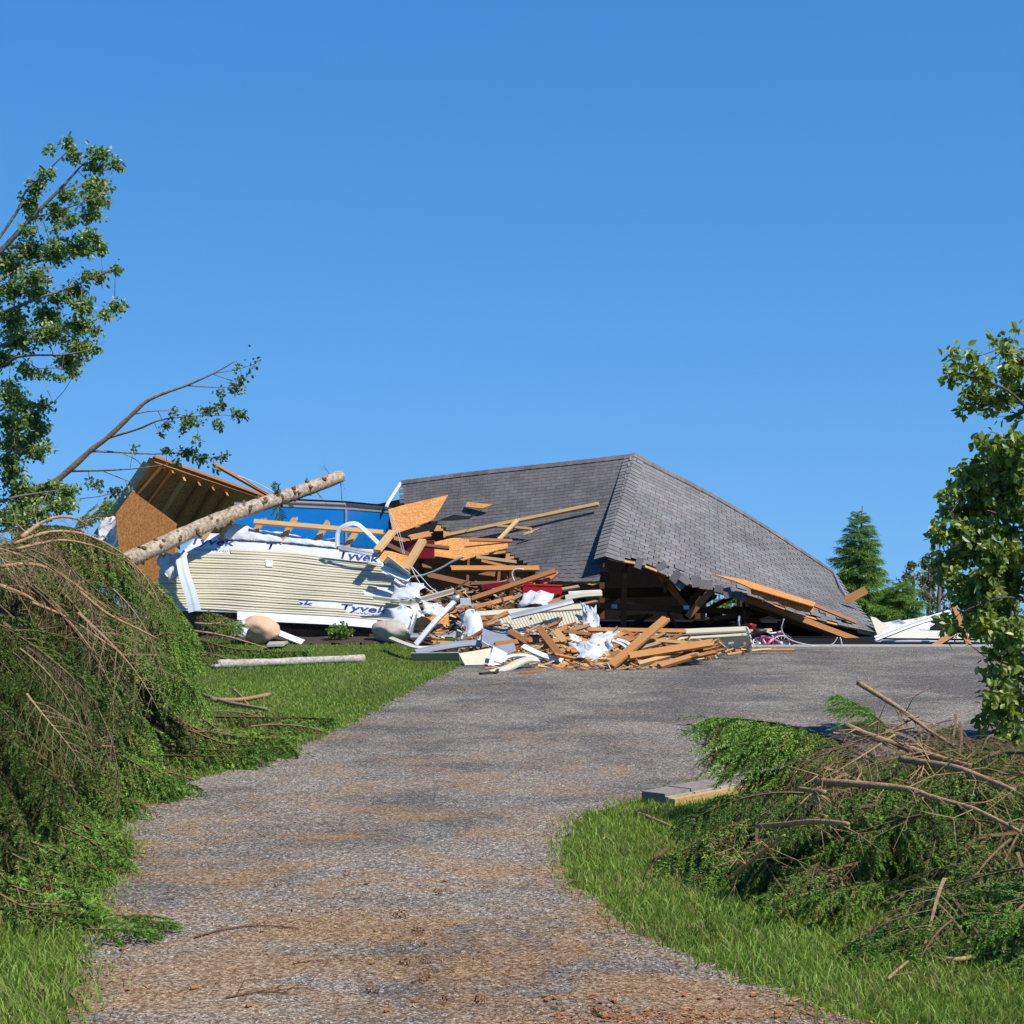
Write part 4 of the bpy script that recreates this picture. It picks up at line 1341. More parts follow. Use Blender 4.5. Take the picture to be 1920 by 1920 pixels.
# ------------------------------------------------------------------ the collapsed roof
A = P(1190, 853, 32.6)
TL = P(755, 905, 34.0)
C = P(1140, 1048, 29.0)
BLl = P(770, 1095, 30.6)
BRl = P(1122, 1088, 28.9)
RK = P(1562, 1072, 32.6)
RR = P(1640, 1193, 29.4)


def sag(u, v, k):
    return Vector((0, 0, 0.07 * math.sin(5.1 * u + k) * math.sin(3.6 * v + 0.7 * k) - 0.12 * math.sin(math.pi * u) * math.sin(math.pi * v) - (0.07 * abs(math.sin(7 * u + k)) * max(0, 1 - v * 4))))


def faceL(u, v):      # u from the hip to the left, v from eave to ridge
    b = BRl.lerp(C, min(1, v * 2.5) * 0.0).lerp(BLl, u)
    e = A.lerp(TL, u)
    hipp = BRl.lerp(A, v)
    return b.lerp(e, v) + sag(u, v, 1.0) * 0.8 * (1 - .75 * v)


def faceR(u, v):      # u from the hip to the right
    b = C.lerp(RR, u) + Vector((0, 0, 0.10 * math.sin(math.pi * u)))
    e = A.lerp(RK, u) + Vector((0, 0, 0.06 * math.sin(math.pi * u)))
    return b.lerp(e, v) + sag(u, v, 2.3) * (1 - .6 * v)


def nrm(fn, u, v):
    e = 0.01
    du = fn(u + e, v) - fn(u - e, v)
    dv = fn(u, v + e) - fn(u, v - e)
    n = du.cross(dv).normalized()
    if n.z < 0:
        n = -n
    return n, du / (2 * e), dv / (2 * e)


roof = thing('collapsed_roof', 'collapsed grey shingled hip roof of the garage resting on the ground', 'roof', (2.0, 30.5, 0))
mb = MB()
mb.grid(faceL, 14, 10, lambda u, v: nrm(faceL, u, v)[0] * -0.016)
LEFTMASK = [(727, 948), (755, 900), (1195, 845), (1160, 1000), (1128, 1092), (1012, 1090), (1005, 1062), (945, 1030), (905, 1035), (850, 1006), (815, 978), (742, 1000)]
# left sheathing cut back where it was torn away
me_l = MB()
NU, NV = 22, 18
for i in range(NU):
    for j in range(NV):
        c = faceL((i + .5) / NU, (j + .5) / NV)
        x, y = proj(c)
        if inpoly(x, y, [(px_, py_ + 6) for px_, py_ in LEFTMASK]):
            q = [faceL((i + a) / NU, (j + b) / NV) for a, b in ((0, 0), (1, 0), (1, 1), (0, 1))]
            me_l.prism(q, nrm(faceL, (i + .5) / NU, (j + .5) / NV)[0] * -0.016)
me_l.build('sheathing', M['osb'], roof)
fl = MB()
for i in range(NU):
    for j in range(NV):
        x, y = proj(faceL((i + .5) / NU, (j + .5) / NV))
        if inpoly(x, y, LEFTMASK):
            q = [faceL((i + a) / NU, (j + b) / NV) + Vector((0, -.002, .006)) for a, b in ((0, 0), (1, 0), (1, 1), (0, 1))]
            fl.prism(q, Vector((0, .001, -.003)))
fl.build('underlay', M['felt'], roof)
MB().grid(lambda u, v: faceR(0.004 + .992 * u, 0.02 + .976 * v) + nrm(faceR, u, v)[0] * .005, 18, 12, lambda u, v: nrm(faceR, u, v)[0] * -.003).build('underlay', M['felt'], roof)
mb = MB()
mb.grid(faceR, 18, 12, lambda u, v: nrm(faceR, u, v)[0] * -0.016)
mb.build('sheathing', M['osb'], roof)

# shingle tabs
tabs = []
TABW, TABH = 0.165, 0.112
for fi, fn in enumerate((faceL, faceR)):
    _, du, dv = nrm(fn, .5, .5)
    lv = (fn(.5, 1) - fn(.5, 0)).length
    rows = int(lv / TABH)
    for j in range(rows + 1):
        v = (j + 0.5) / rows
        if v > 1.01:
            continue
        ln = (fn(1, min(v, 1)) - fn(0, min(v, 1))).length
        cols = int(ln / TABW)
        for i in range(cols + 1):
            u = (i + (0.5 if j % 2 else 0.0)) / cols
            if u > 1.0:
                continue
            p = fn(u, min(v, 1))
            x, y = proj(p)
            if fi == 0 and not inpoly(x, y, LEFTMASK):
                continue
            if fi == 1 and j == 0 and random.random() < 0.35:
                continue
            if fi == 1 and 1 <= j <= 2 and random.random() < 0.05:
                continue
            n, a, b = nrm(fn, u, min(v, 0.99))
            a = a.normalized()
            b = (b - n * b.dot(n)).normalized()
            wd = ln / cols
            shade = random.uniform(0.86, 1.12)
            warm = random.uniform(-0.03, 0.03)
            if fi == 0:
                shade *= 0.70  # left slope coloured darker, as the face turned from the sun
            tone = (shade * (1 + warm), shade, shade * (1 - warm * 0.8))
            lift = 0.012 + random.uniform(0, 0.0006)
            tilt = 0.034 + random.uniform(0, 0.006)
            if fi == 1 and j < 4 and random.random() < 0.12:
                tilt = random.uniform(-0.25, 0.35)
                lift += 0.02
            b2 = (b - n * tilt).normalized()
            n2 = a.cross(b2)
            if n2.z < 0:
                n2 = -n2
            ctr = p + n * lift
            Mx = Matrix(((a.x, b2.x, n2.x, ctr.x), (a.y, b2.y, n2.y, ctr.y), (a.z, b2.z, n2.z, ctr.z), (0, 0, 0, 1)))
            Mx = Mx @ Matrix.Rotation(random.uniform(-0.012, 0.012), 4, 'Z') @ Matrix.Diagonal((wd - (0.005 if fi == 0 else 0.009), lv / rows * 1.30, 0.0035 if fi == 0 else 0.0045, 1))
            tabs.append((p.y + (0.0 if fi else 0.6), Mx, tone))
# a few shingles hanging off the broken eave
for x, y, rz in ((1268, 1082, .7), (1274, 1094, .9), (1284, 1086, .6), (1305, 1090, -.1), (1324, 1096, .1), (1348, 1104, .25), (1364, 1112, -.2), (1384, 1116, .15), (1240, 1062, -.5), (1198, 1056, .35), (1392, 1122, .6)):
    p = P(x, y, 28.95)
    shade = random.uniform(0.6, 1.0)
    Mx = Matrix.Translation(p) @ Matrix.Rotation(rz, 4, 'Y') @ Matrix.Rotation(R(70 + random.uniform(-25, 15)), 4, 'X') @ Matrix.Diagonal((random.uniform(.08, .2), random.uniform(.09, .2), 0.007, 1))
    tabs.append((0, Mx, (shade, shade, shade)))
tabs.sort(key=lambda t: t[0])
cube_v = np.array([(x, y, z) for x in (-.5, .5) for y in (-.5, .5) for z in (-.5, .5)])
cube_f = np.array([(0, 1, 3, 2), (4, 6, 7, 5), (0, 4, 5, 1), (2, 3, 7, 6), (0, 2, 6, 4), (1, 5, 7, 3)])
tab_me = np_mesh('shingle', cube_v, cube_f, M['shingle'], np.ones((8, 3)))
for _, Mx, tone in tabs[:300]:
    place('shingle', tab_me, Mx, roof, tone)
vv, ff, tt = [], [], []
for k, (_, Mx, tone) in enumerate(tabs[300:]):
    m = np.array(Mx)
    vv.append(cube_v @ m[:3, :3].T + m[:3, 3])
    ff.append(cube_f + 8 * k)
    tt.append(np.tile(tone, (8, 1)))
o = place('shingle_field', np_mesh('shingle_field', np.concatenate(vv), np.concatenate(ff), M['shingle'], np.concatenate(tt)), ID, roof)
o['kind'] = 'stuff'


# hip caps folded over the hip, and along the ridges
def cap_piece(p, ax, nl, nr, L, wl, wr, tone):
    n = (nl + nr).normalized()
    sl = ax.cross(nl).normalized()
    sr = ax.cross(nr).normalized()
    if sl.x > 0:
        sl = -sl
    if sr.x < 0:
        sr = -sr
    th = 0.012
    q = []
    for s, lift in ((0, 0.040), (1, 0.026)):
        c = p + ax * (s * L)
        q.append([c + sl * wl + nl * (lift - 0.004), c + sl * wl * .45 + nl * lift * 1.1, c + n * (lift + 0.012), c + sr * wr * .45 + nr * lift * 1.1, c + sr * wr + nr * (lift - 0.004)])
    b = MB()
    b.grid(lambda u, v: q[int(round(v))][int(round(u * 4))], 4, 1, lambda u, v: n * -th)
    b.build('hip_cap', M['shingle'], roof, color=tone)


nseg = 30
for k in range(nseg):
    t = k / nseg
    pL, pR = faceL(0, t), faceR(0, t)
    p = pR if pR.z > pL.z else pL
    p = pR.lerp(pL, 0.3)
    p.z = max(pL.z, pR.z)
    p2L, p2R = faceL(0, min(1, t + 1 / nseg)), faceR(0, min(1, t + 1 / nseg))
    p2 = p2R.lerp(p2L, 0.3)
    p2.z = max(p2L.z, p2R.z)
    ax = (p2 - p)
    L = ax.length * 1.35
    ax.normalize()
    s = random.uniform(0.85, 1.15)
    cap_piece(p, ax, nrm(faceL, 0.02, min(.98, t))[0], nrm(faceR, 0.02, min(.98, t))[0], L, 0.17, 0.17, (s, s, s))
for fn, n_ in ((faceL, 26), (faceR, 24)):
    for k in range(n_):
        p, p2 = fn(k / n_, 1), fn((k + 1) / n_, 1)
        ax = (p2 - p)
        L = ax.length * 1.2
        ax.normalize()
        n = nrm(fn, (k + .5) / n_, .98)[0]
        s = random.uniform(0.75, 1.1)
        side = ax.cross(n).normalized()
        if side.y > 0:
            side = -side
        b = MB()
        q = lambda u, v: p + ax * (u * L) + (side * 0.12 + n * 0.025 if v > .9 else (n * 0.04 if v > .4 else -side * 0.08 - Vector((0, 0, 0.05)))) + n * 0.008 * (1 - u)
        b.grid(q, 1, 2, lambda u, v: n * -0.008)
        b.build('ridge_cap', M['shingle'], roof, color=(s * .85, s * .85, s * .85))

# near-black underside sheet that darkens the interior like shade, and framing
mb = MB().grid(lambda u, v: faceR(0.015 + 0.97 * u, 0.012 + 0.97 * v) - nrm(faceR, u, v)[0] * 0.022, 14, 10, lambda u, v: nrm(faceR, u, v)[0] * -0.004)
mb.build('underlay', M['felt'], roof)
mb = MB().tube([P(752, 905, 34.0), P(727, 944, 33.0), P(724, 952, 32.8)], 0.03, 6)
mb.build('drip_edge', M['whitemetal'], roof)
mb = MB().tube([P(1563, 1072, 32.55), P(1575, 1098, 31.6), P(1589, 1122, 31)], 0.018, 6)
mb.build('drip_edge', M['greymetal'], roof)
mb = MB().tube([P(1640, 1190, 29.35), P(1642, 1200, 29.3)], 0.02, 6)

BEVEL = 0.0


def plank_mesh(L, w, t, jag0=0.0, jag1=0.0, seed=0):
    r = random.Random(seed)
    K = 5
    V, Fc = [], []
    for end in (0, 1):
        for j in range(K + 1):
            y = -w / 2 + w * j / K
            jag = (jag0, jag1)[end]
            x = (-L / 2 + r.uniform(0, jag)) if end == 0 else (L / 2 - r.uniform(0, jag))
            for z in (-t / 2, t / 2):
                V.append((x, y, z))
    S = 2 * (K + 1)
    for j in range(K):
        a = 2 * j
        Fc += [(a + 1, S + a + 1, S + a + 3, a + 3), (a, a + 2, S + a + 2, S + a), (a, a + 1, a + 3, a + 2), (S + a, S + a + 2, S + a + 3, S + a + 1)]
    Fc += [(0, S, S + 1, 1), (2 * K, 2 * K + 1, S + 2 * K + 1, S + 2 * K)]
    me = bpy.data.meshes.new('plank')
    me.from_pydata(V, [], Fc)
    me.update()
    return me


_pk = [0]


def plank(p0, p1, w, t, name='plank', label=None, color=PINE, parent=None, face=Vector((0, -0.8, 0.6)), cat='plank', group=None, jag=(0, 0), mat='lumber'):
    _pk[0] += 1
    p0, p1 = Vector(p0), Vector(p1)
    d = p1 - p0
    me = plank_mesh(d.length, w, t, jag[0], jag[1], _pk[0])
    me.materials.append(M[mat])
    m = frame((p0 + p1) / 2, d, Vector(face))
    r = random.Random(_pk[0])
    k = r.uniform(0.88, 1.1)
    o = place(name, me, m, parent, tuple(c * k for c in color))
    if label:
        tag(o, label, cat, group)
    return o


FR = Vector((0, -1, 0.25))
# roof framing seen in the dark under the right-hand slope
plank(P(1125, 1136, 29.6), P(1500, 1152, 29.9), 0.09, 0.04, 'truss_chord', color=DARKW, parent=roof, face=FR)
plank(P(1236, 1078, 29.3), P(1288, 1140, 29.55), 0.09, 0.04, 'truss_web', color=RED, parent=roof, face=FR)
plank(P(1338, 1102, 29.15), P(1289, 1157, 29.15), 0.10, 0.04, 'truss_web', color=RED, parent=roof, face=FR)
plank(P(1322, 1095, 29.5), P(1290, 1137, 29.6), 0.09, 0.04, 'truss_web', color=DARKW, parent=roof, face=FR)
plank(P(1171, 1068, 29.5), P(1169, 1180, 29.7), 0.085, 0.06, 'post', color=DARKW, parent=roof, face=FR)
plank(P(1402, 1124, 29.05), P(1634, 1211, 29.15), 0.10, 0.045, 'rafter', color=RED, parent=roof, face=Vector((0, -.8, .6)))
plank(P(1404, 1134, 29.4), P(1600, 1205, 29.5), 0.10, 0.045, 'rafter', color=DARKW, parent=roof, face=FR)
plank(P(1128, 1112, 30.2), P(1330, 1108, 30.6), 0.14, 0.05, 'ceiling_joist', color=DARKW, parent=roof, face=FR)
plank(P(1458, 1170, 30.0), P(1600, 1178, 30.2), 0.09, 0.05, 'ceiling_joist', color=DARKW, parent=roof, face=FR)
for x, y in ((1287, 1139), (1152, 1137)):
    c = P(x, y, 29.1 if x > 1200 else 29.5)
    MB().box(Matrix.Translation(c), 0.085, 0.012, 0.06).build('gusset_plate', M['greymetal'], roof)
for k in range(7):
    u = 0.06 + 0.15 * k
    a, b = faceR(u, 0.03) - Vector((0, 0, .27)), faceR(u, 0.97) - Vector((0, 0, .27))
    plank(a, b, 0.10, 0.04, 'rafter', color=DARKW, parent=roof, face=Vector((1, 0, 0)))
for k in range(5):
    u = 0.05 + 0.16 * k
    a, b = faceL(u, 0.06) - Vector((0, 0, .22)), faceL(u, 0.97) - Vector((0, 0, .22))
    plank(a, b, 0.10, 0.04, 'rafter', color=DARKW, parent=roof, face=Vector((1, 0, 0)))


def jag_outline(pts, amp, step, r):
    out = []
    n = len(pts)
    for i in range(n):
        a, b = Vector(pts[i][:2]), Vector(pts[(i + 1) % n][:2])
        j = len(pts[i]) > 2
        out.append((a.x, a.y))
        if j:
            k = max(1, int((b - a).length / step))
            d = (b - a).normalized()
            nn = Vector((-d.y, d.x))
            for q in range(1, k):
                p = a.lerp(b, q / k) + nn * r.uniform(-amp, amp)
                out.append((p.x, p.y))
    return out


def sheet(outline, plane, thick, name, label=None, mat='osb', parent=None, cat='board', color=(1, 1, 1), jag=3.0, step=6, group=None, seed=1):
    """flat sheet; outline vertices given as photo pixels on a plane, a third value marks a torn edge"""
    r = random.Random(seed + int(outline[0][0]))
    pts = [plane.at(x, y) for x, y in jag_outline(outline, jag, step, r)]
    o = MB().prism(pts, plane.n * -thick).build(name, M[mat], parent, color=color)
    if label:
        tag(o, label, cat, group)
    return o


# torn eave edge of bare board under the left slope
n = nrm(faceL, .1, .02)[0]
plE = Plane(faceL(0, 0) - n * .02, faceL(1, 0) - n * .02, faceL(0.5, .5) - n * .02)
sheet([(1015, 1083), (1030, 1080), (1040, 1090), (1060, 1090), (1066, 1072), (1072, 1072), (1076, 1086), (1100, 1088), (1120, 1086), (1124, 1092, 1), (1110, 1097, 1), (1085, 1090, 1), (1060, 1096, 1), (1035, 1092, 1)], plE, 0.012, 'torn_board', 'ragged strip of bare board along the torn left eave of the roof', color=(1.25, 1.2, 1.0), jag=2)
sheet([(1126, 1070), (1142, 1072), (1142, 1092), (1124, 1092)], Plane(P(1126, 1070, 28.8), P(1142, 1072, 28.8), P(1124, 1092, 28.85)), 0.01, 'hanging_flap', 'small dark square of felt hanging below the roof hip', 'felt', cat='flap')
# upturned fascia board on the right slope
pl1 = Plane(P(1338, 1077, 28.95), P(1530, 1131, 28.95), P(1407, 1100, 28.75))
fb = thing('curled_board', 'long curled orange board lying along the broken right eave', 'board', P(1430, 1130, 28.8))
sheet([(1336, 1076), (1396, 1087), (1530, 1130), (1526, 1137), (1407, 1102), (1380, 1090)], pl1, 0.014, 'top_flange', None, 'osb', fb, color=(1.15, .95, .75), jag=0)
pl2 = Plane(P(1407, 1102, 28.74), P(1526, 1137, 28.8), P(1409, 1112, 28.72))
sheet([(1407, 1102), (1526, 1137), (1525, 1149, 1), (1490, 1142, 1), (1450, 1128, 1), (1409, 1113)], pl2, 0.014, 'front_flange', None, 'osb', fb, color=(1.2, .95, .7), jag=2)
plank(P(1527, 1135, 28.9), P(1605, 1167, 28.95), 0.05, 0.03, 'batten', 'thin reddish batten on the lower right shingles', RED)
plank(P(1586, 1126, 30.4), P(1624, 1106, 30.4), 0.13, 0.035, 'plank', 'short orange plank sticking out behind the right edge of the roof', PINE2, face=FR)

# garage back wall, leaning, with a gap that shows the green beyond
gw = thing('garage_wall', 'shade-blackened back wall of the garage seen under the roof', 'wall', (0.5, 34, 0))
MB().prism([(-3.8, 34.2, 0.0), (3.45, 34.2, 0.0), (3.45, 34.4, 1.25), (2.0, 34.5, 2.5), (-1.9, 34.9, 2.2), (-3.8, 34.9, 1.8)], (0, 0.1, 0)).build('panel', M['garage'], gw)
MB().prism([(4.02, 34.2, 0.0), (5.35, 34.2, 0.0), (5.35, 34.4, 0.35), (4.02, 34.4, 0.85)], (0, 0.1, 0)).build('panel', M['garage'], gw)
for x in (-3.2, -1.6, 0.0, 1.6, 3.3, 4.1):
    plank((x, 34.12, 0.04), (x, 34.14, 1.1), 0.09, 0.04, 'stud', color=DARKW, parent=gw, face=Vector((0, -1, 0)))

# ------------------------------------------------------------------ fallen siding wall
def wy0(x):
    return 1024 + (x - 300) * 0.02 + ((x - 300) / 470) ** 2 * 28


def wy1(x):
    return 1143 + (x - 300) * 0.012 + ((x - 300) / 470) ** 2 * 22


def S(x, v, off=0.0):
    y = wy0(x) + (wy1(x) - wy0(x)) * v + 0.8 * math.sin(x * 0.021 + v * 3)
    Y = 27.6 - 1.0 * v - 0.10 * math.sin(math.pi * min(max(v, 0), 1)) + 0.02 * math.sin(x * 0.05)
    return P(x, y, Y) + Vector((0, -0.69, 0.72)) * off


wall = thing('fallen_wall', 'fallen house wall of cream siding leaning back on the left of the ruin', 'wall', (-3.2, 27.0, 0.0))
MB().grid(lambda u, v: S(304 + 462 * u, 0.34 + 0.64 * v, -0.016), 20, 6, lambda u, v: Vector((0, .69, -.72)) * 0.014).build('sheathing', M['osb'], wall)
def wrapf(u, v):
    w = -0.24 + 1.26 * v
    xl = np.interp(w, [-.24, 0, .35, 1.02], [372, 350, 298, 300])
    xr = np.interp(w, [-.24, 0, .15, .35, .8, 1.02], [716, 718, 722, 770, 792, 786])
    x = xl + (xr - xl) * u
    bare = 1.0 if (w < -0.01 or x > 650) else 0.2
    return S(x, w, 0.0 + 0.0045 * bare * math.sin(x * .12 + w * 9) * math.sin(w * 14 + x * .05))


wrap = MB().grid(wrapf, 60, 24, lambda u, v: Vector((0, .69, -.72)) * 0.002).build('house_wrap', M['wrap'], wall, True)
ROWS = [(432, 716), (352, 716), (345, 722), (336, 768), (318, 742), (302, 707), (297, 682), (297, 766), (299, 770), (302, 561), (318, 646), (340, 735)]
for k, (xa, xb) in enumerate(ROWS):
    v0, v1 = k / 12, (k + 1) / 12
    rr = random.Random(k)
    prof = [(0.0, 0.004), (0.30, 0.010), (0.47, 0.017), (0.485, 0.006), (0.52, 0.006), (0.75, 0.013), (0.965, 0.022), (0.985, 0.020), (0.99, 0.004)]
    slip = rr.uniform(-0.012, 0.012)

    def fn(u, v, xa=xa, xb=xb, v0=v0, v1=v1, slip=slip, k=k):
        a, b = prof[int(round(v * 8))]
        x = xa + (xb - xa) * u + (3 * (a - 0.5) if u in (0, 1) else 0)
        lift = 0.03 * max(0, u - 0.86) / 0.14 if k in (3, 4, 7) else 0
        return S(x, v0 + (v1 - v0) * a + slip * u * 0.5 + .004 * math.sin(x * .031 + .5 * k), b + lift + .003 * (1 + math.sin(x * .047 + .8 * k)) * (.3 + .7 * a))
    s = rr.uniform(0.95, 1.03)
    MB().grid(fn, 30, 8, lambda u, v: Vector((0, .69, -.72)) * 0.0015).build('siding_plank', M['cream'], wall, color=(s, s, s * rr.uniform(.97, 1.01)))
# bottom starter trim
MB().grid(lambda u, v: S(445 + 262 * u, 1.01 + 0.125 * v, 0.020 - 0.012 * v), 16, 1, lambda u, v: Vector((0, .69, -.72)) * 0.01).build('starter_trim', M['white'], wall)
MB().prism([S(498, .175, .024), S(512, .175, .024), S(511, .28, .03), S(499, .28, .03)], (0, -.002, .002)).build('paper_tag', M['white'], wall)


def letters(body, x0, x1, vb, vt, mat, slant=0.22, off=0.008, fn=S, parent=None, name='lettering', bold=0.03):
    cu = bpy.data.curves.new('letters', 'FONT')
    cu.body = body
    cu.offset = bold * 0.5
    cu.resolution_u = 3
    ob = bpy.data.objects.new('tmp', cu)
    COL.objects.link(ob)
    dg = bpy.context.evaluated_depsgraph_get()
    me = bpy.data.meshes.new_from_object(ob.evaluated_get(dg))
    bpy.data.objects.remove(ob)
    n = len(me.vertices)
    co = np.zeros(n * 3)
    me.vertices.foreach_get('co', co)
    co = co.reshape(-1, 3)
    co[:, 0] += co[:, 1] * slant
    w = co[:, 0].max() - co[:, 0].min()
    mn = co[:, 0].min()
    out = [tuple(fn(x0 + (c[0] - mn) / w * (x1 - x0), vb + (vt - vb) * c[1] / 0.72, off)) for c in co]
    me.vertices.foreach_set('co', np.array(out).ravel())
    me.materials.clear()
    me.materials.append(M[mat])
    me.update()
    return place(name, me, ID, parent)


letters('Tyvek', 640, 727, 0.872, 0.765, 'ink', parent=wrap)
letters('HomeWrap', 634, 711, 0.925, 0.885, 'greyink', parent=wrap, bold=0.0)
letters('Tyvek', 503, 588, 0.835, 0.765, 'ink', parent=wrap)
letters('Tyvek', 358, 440, -0.045, -0.165, 'ink', parent=wrap)
letters('HomeWrap', 363, 428, 0.06, 0.005, 'greyink', parent=wrap, bold=0.0)
letters('Tyvek', 636, 712, 0.02, -0.135, 'ink', parent=wrap)
letters('T', 500, 520, -0.02, -0.13, 'ink', parent=wrap)
# the flap of wrap that carries the first print hangs over the top plank
MB().grid(lambda u, v: S(362 + 68 * u, -0.02 + 0.10 * v, 0.0045), 6, 1, lambda u, v: Vector((0, .69, -.72)) * 0.001).build('wrap_flap', M['wrap'], wall)
# folds of loose wrap along the top of the wall
MB().grid(lambda u, v: S(421 + 215 * u, -0.30 + 0.17 * v, 0.03 + 0.03 * math.sin(v * 3.1) + 0.010 * math.sin(u * 17 + 3 * v) * (1 - v) + 0.006 * math.sin(u * 41 - 5 * v) + .006 * math.sin(u * 73 + 9 * v)) + Vector((0, 0, (0.05 * math.sin(u * 5 + 1) + .02 * math.sin(u * 13.7)) * (1 - v))), 44, 8, lambda u, v: Vector((0, .69, -.72)) * 0.002).build('wrap_fold', M['wrap'], wall, True)
# studs rising above the top of the wall, and the ledger across them
for k, (x0, y0, x1, y1) in enumerate([(386, 1000, 409, 964), (420, 1000, 441, 956), (472, 1004, 496, 970), (530, 1008, 556, 968), (591, 1016, 617, 976), (650, 1022, 669, 996)]):
    a, b = P(x0 - 6, y0 + 12, 27.75), P(x1, y1, 27.95)
    plank(a, b, 0.085, 0.038, 'stud', color=PINE, parent=wall, face=Vector((-.5, -1, 0.35)), jag=(0, 0.06))
plank(P(476, 978, 27.75), P(722, 999, 27.75), 0.075, 0.036, 'ledger', color=PINE, parent=wall, face=Vector((0, -.75, .65)), jag=(0, .05))
# framing behind the wall
for k in range(9):
    x = 330 + 48 * k
    plank(S(x, -0.05, -0.07), S(x + 4, 1.0, -0.07), 0.085, 0.038, 'stud', color=RED, parent=wall, face=Vector((1, 0, 0)))
plank(S(400, 1.16, -0.12) + Vector((0, .1, -.03)), S(760, 1.16, -0.12) + Vector((0, .1, -.03)), 0.13, 0.05, 'sill_beam', color=DARKW, parent=wall, face=Vector((0, -1, 0)))
# low foundation under it
fd = thing('foundation', 'low block foundation in the shade under the fallen wall', 'foundation', (-2.9, 27.5, 0))
for k in range(9):
    x = -4.75 + 0.405 * k
    MB().box(Matrix.Translation((x, 27.55, 0.10)), 0.395, 0.2, 0.195).build('block', M['paver'], fd, color=None)
    MB().box(Matrix.Translation((x + 0.18, 27.555, 0.301)), 0.395, 0.19, 0.19).build('block', M['paver'], fd, color=None)
    if k < 6:
        MB().box(Matrix.Translation((x, 27.56, 0.498)), 0.395, 0.18, 0.19).build('block', M['paver'], fd, color=None)

# bent siding length that swings up at the right of the wall
def bend(u, v):
    x = 700 + 151 * u
    yc = np.interp(x, [700, 768, 851], [1126, 1135, 1112])
    y = yc + (v - .5) * np.interp(x, [700, 768, 851], [11, 14, 12])
    return P(x, y, 26.55 + 0.1 * u) + Vector((0, -.69, .72)) * (0.04 + 0.012 * math.sin(v * 6.28) + 0.02 * v)


tag(MB().grid(bend, 18, 6, lambda u, v: Vector((0, .69, -.72)) * 0.004).build('bent_siding', M['cream']), 'bent length of cream siding swinging up right of the blue lettering', 'siding')
# bent corner trim and other loose trim on the wall
def strip(pts, w, name, label, mat='whitemetal', face=Vector((0, -1, .3)), cat='trim', lip=0.02, wend=None, parent=None, nx=None):
    """channel-shaped strip along 3-D points"""
    pts = [Vector(p) for p in pts]
    q = []
    for i in range(len(pts) - 1):
        p0, a, b, p3 = pts[max(i - 1, 0)], pts[i], pts[i + 1], pts[min(i + 2, len(pts) - 1)]
        for j in range(4):
            t = j / 4
            q.append(0.5 * ((2 * a) + (-p0 + b) * t + (2 * p0 - 5 * a + 4 * b - p3) * t * t + (-p0 + 3 * a - 3 * b + p3) * t ** 3))
    q.append(pts[-1])
    N = len(q) - 1
    rows = []
    for i, p in enumerate(q):
        d = (q[min(i + 1, N)] - q[max(i - 1, 0)]).normalized()
        s = d.cross(face).normalized()
        nrm_ = s.cross(d).normalized()
        ww = w if wend is None else w + (wend - w) * i / N
        rows.append([p - s * ww / 2 - nrm_ * lip, p - s * ww / 2, p - s * ww * .1 + nrm_ * lip * .25, p + s * ww * .1, p + s * ww / 2, p + s * ww / 2 - nrm_ * lip])
    def fnn(u, v):
        return rows[int(round(u * N))][int(round(v * 5))]
    def th(u, v):
        i = int(round(u * N))
        return (rows[i][2] - rows[i][0]).normalized() * 0.0 + face.normalized() * -0.003
    o = MB().grid(fnn, N, 5, th).build(name, M[mat], parent)
    if label:
        tag(o, label, cat)
    return o


strip([P(340, 1046, 26.9), P(345, 1075, 26.6), P(357, 1112, 26.45), P(365, 1146, 26.4)], 0.15, 'corner_trim', 'bent white corner trim hanging over the left end of the siding', wend=0.17)
strip([P(633, 1024, 27.3), P(636, 993, 27.3), P(664, 981, 27.3), P(686, 995, 27.35), P(712, 1021, 27.4)], 0.06, 'bent_channel', 'white channel trim bent into a hoop above the fallen wall', face=Vector((.3, -1, .5)))
strip([P(632, 1024, 27.35), P(672, 1033, 27.3), P(714, 1041, 27.3)], 0.075, 'channel', 'grey channel lying along the top of the fallen wall', 'greymetal', face=Vector((0, -.8, .6)))
sheet([(718, 1054), (727, 1042), (769, 1075), (769, 1095), (760, 1088)], Plane(P(720, 1050, 26.9), P(769, 1075, 26.7), P(768, 1095, 26.85)), 0.004, 'metal_flap', 'folded grey metal sheet at the right end of the fallen wall', 'greymetal', cat='metal sheet', jag=0)
strip([P(718, 1062, 26.9), P(745, 1078, 26.8), P(768, 1086, 26.75)], 0.10, 'trim_scrap', 'pale vinyl scrap under the folded grey metal sheet', 'white', face=Vector((0, -.6, .8)))
strip([P(740, 1086, 26.75), P(752, 1093, 26.75), P(768, 1097, 26.75)], 0.05, 'trim_scrap', 'narrow white vinyl scrap below the folded grey metal sheet', 'white', face=Vector((0, -.6, .8)))
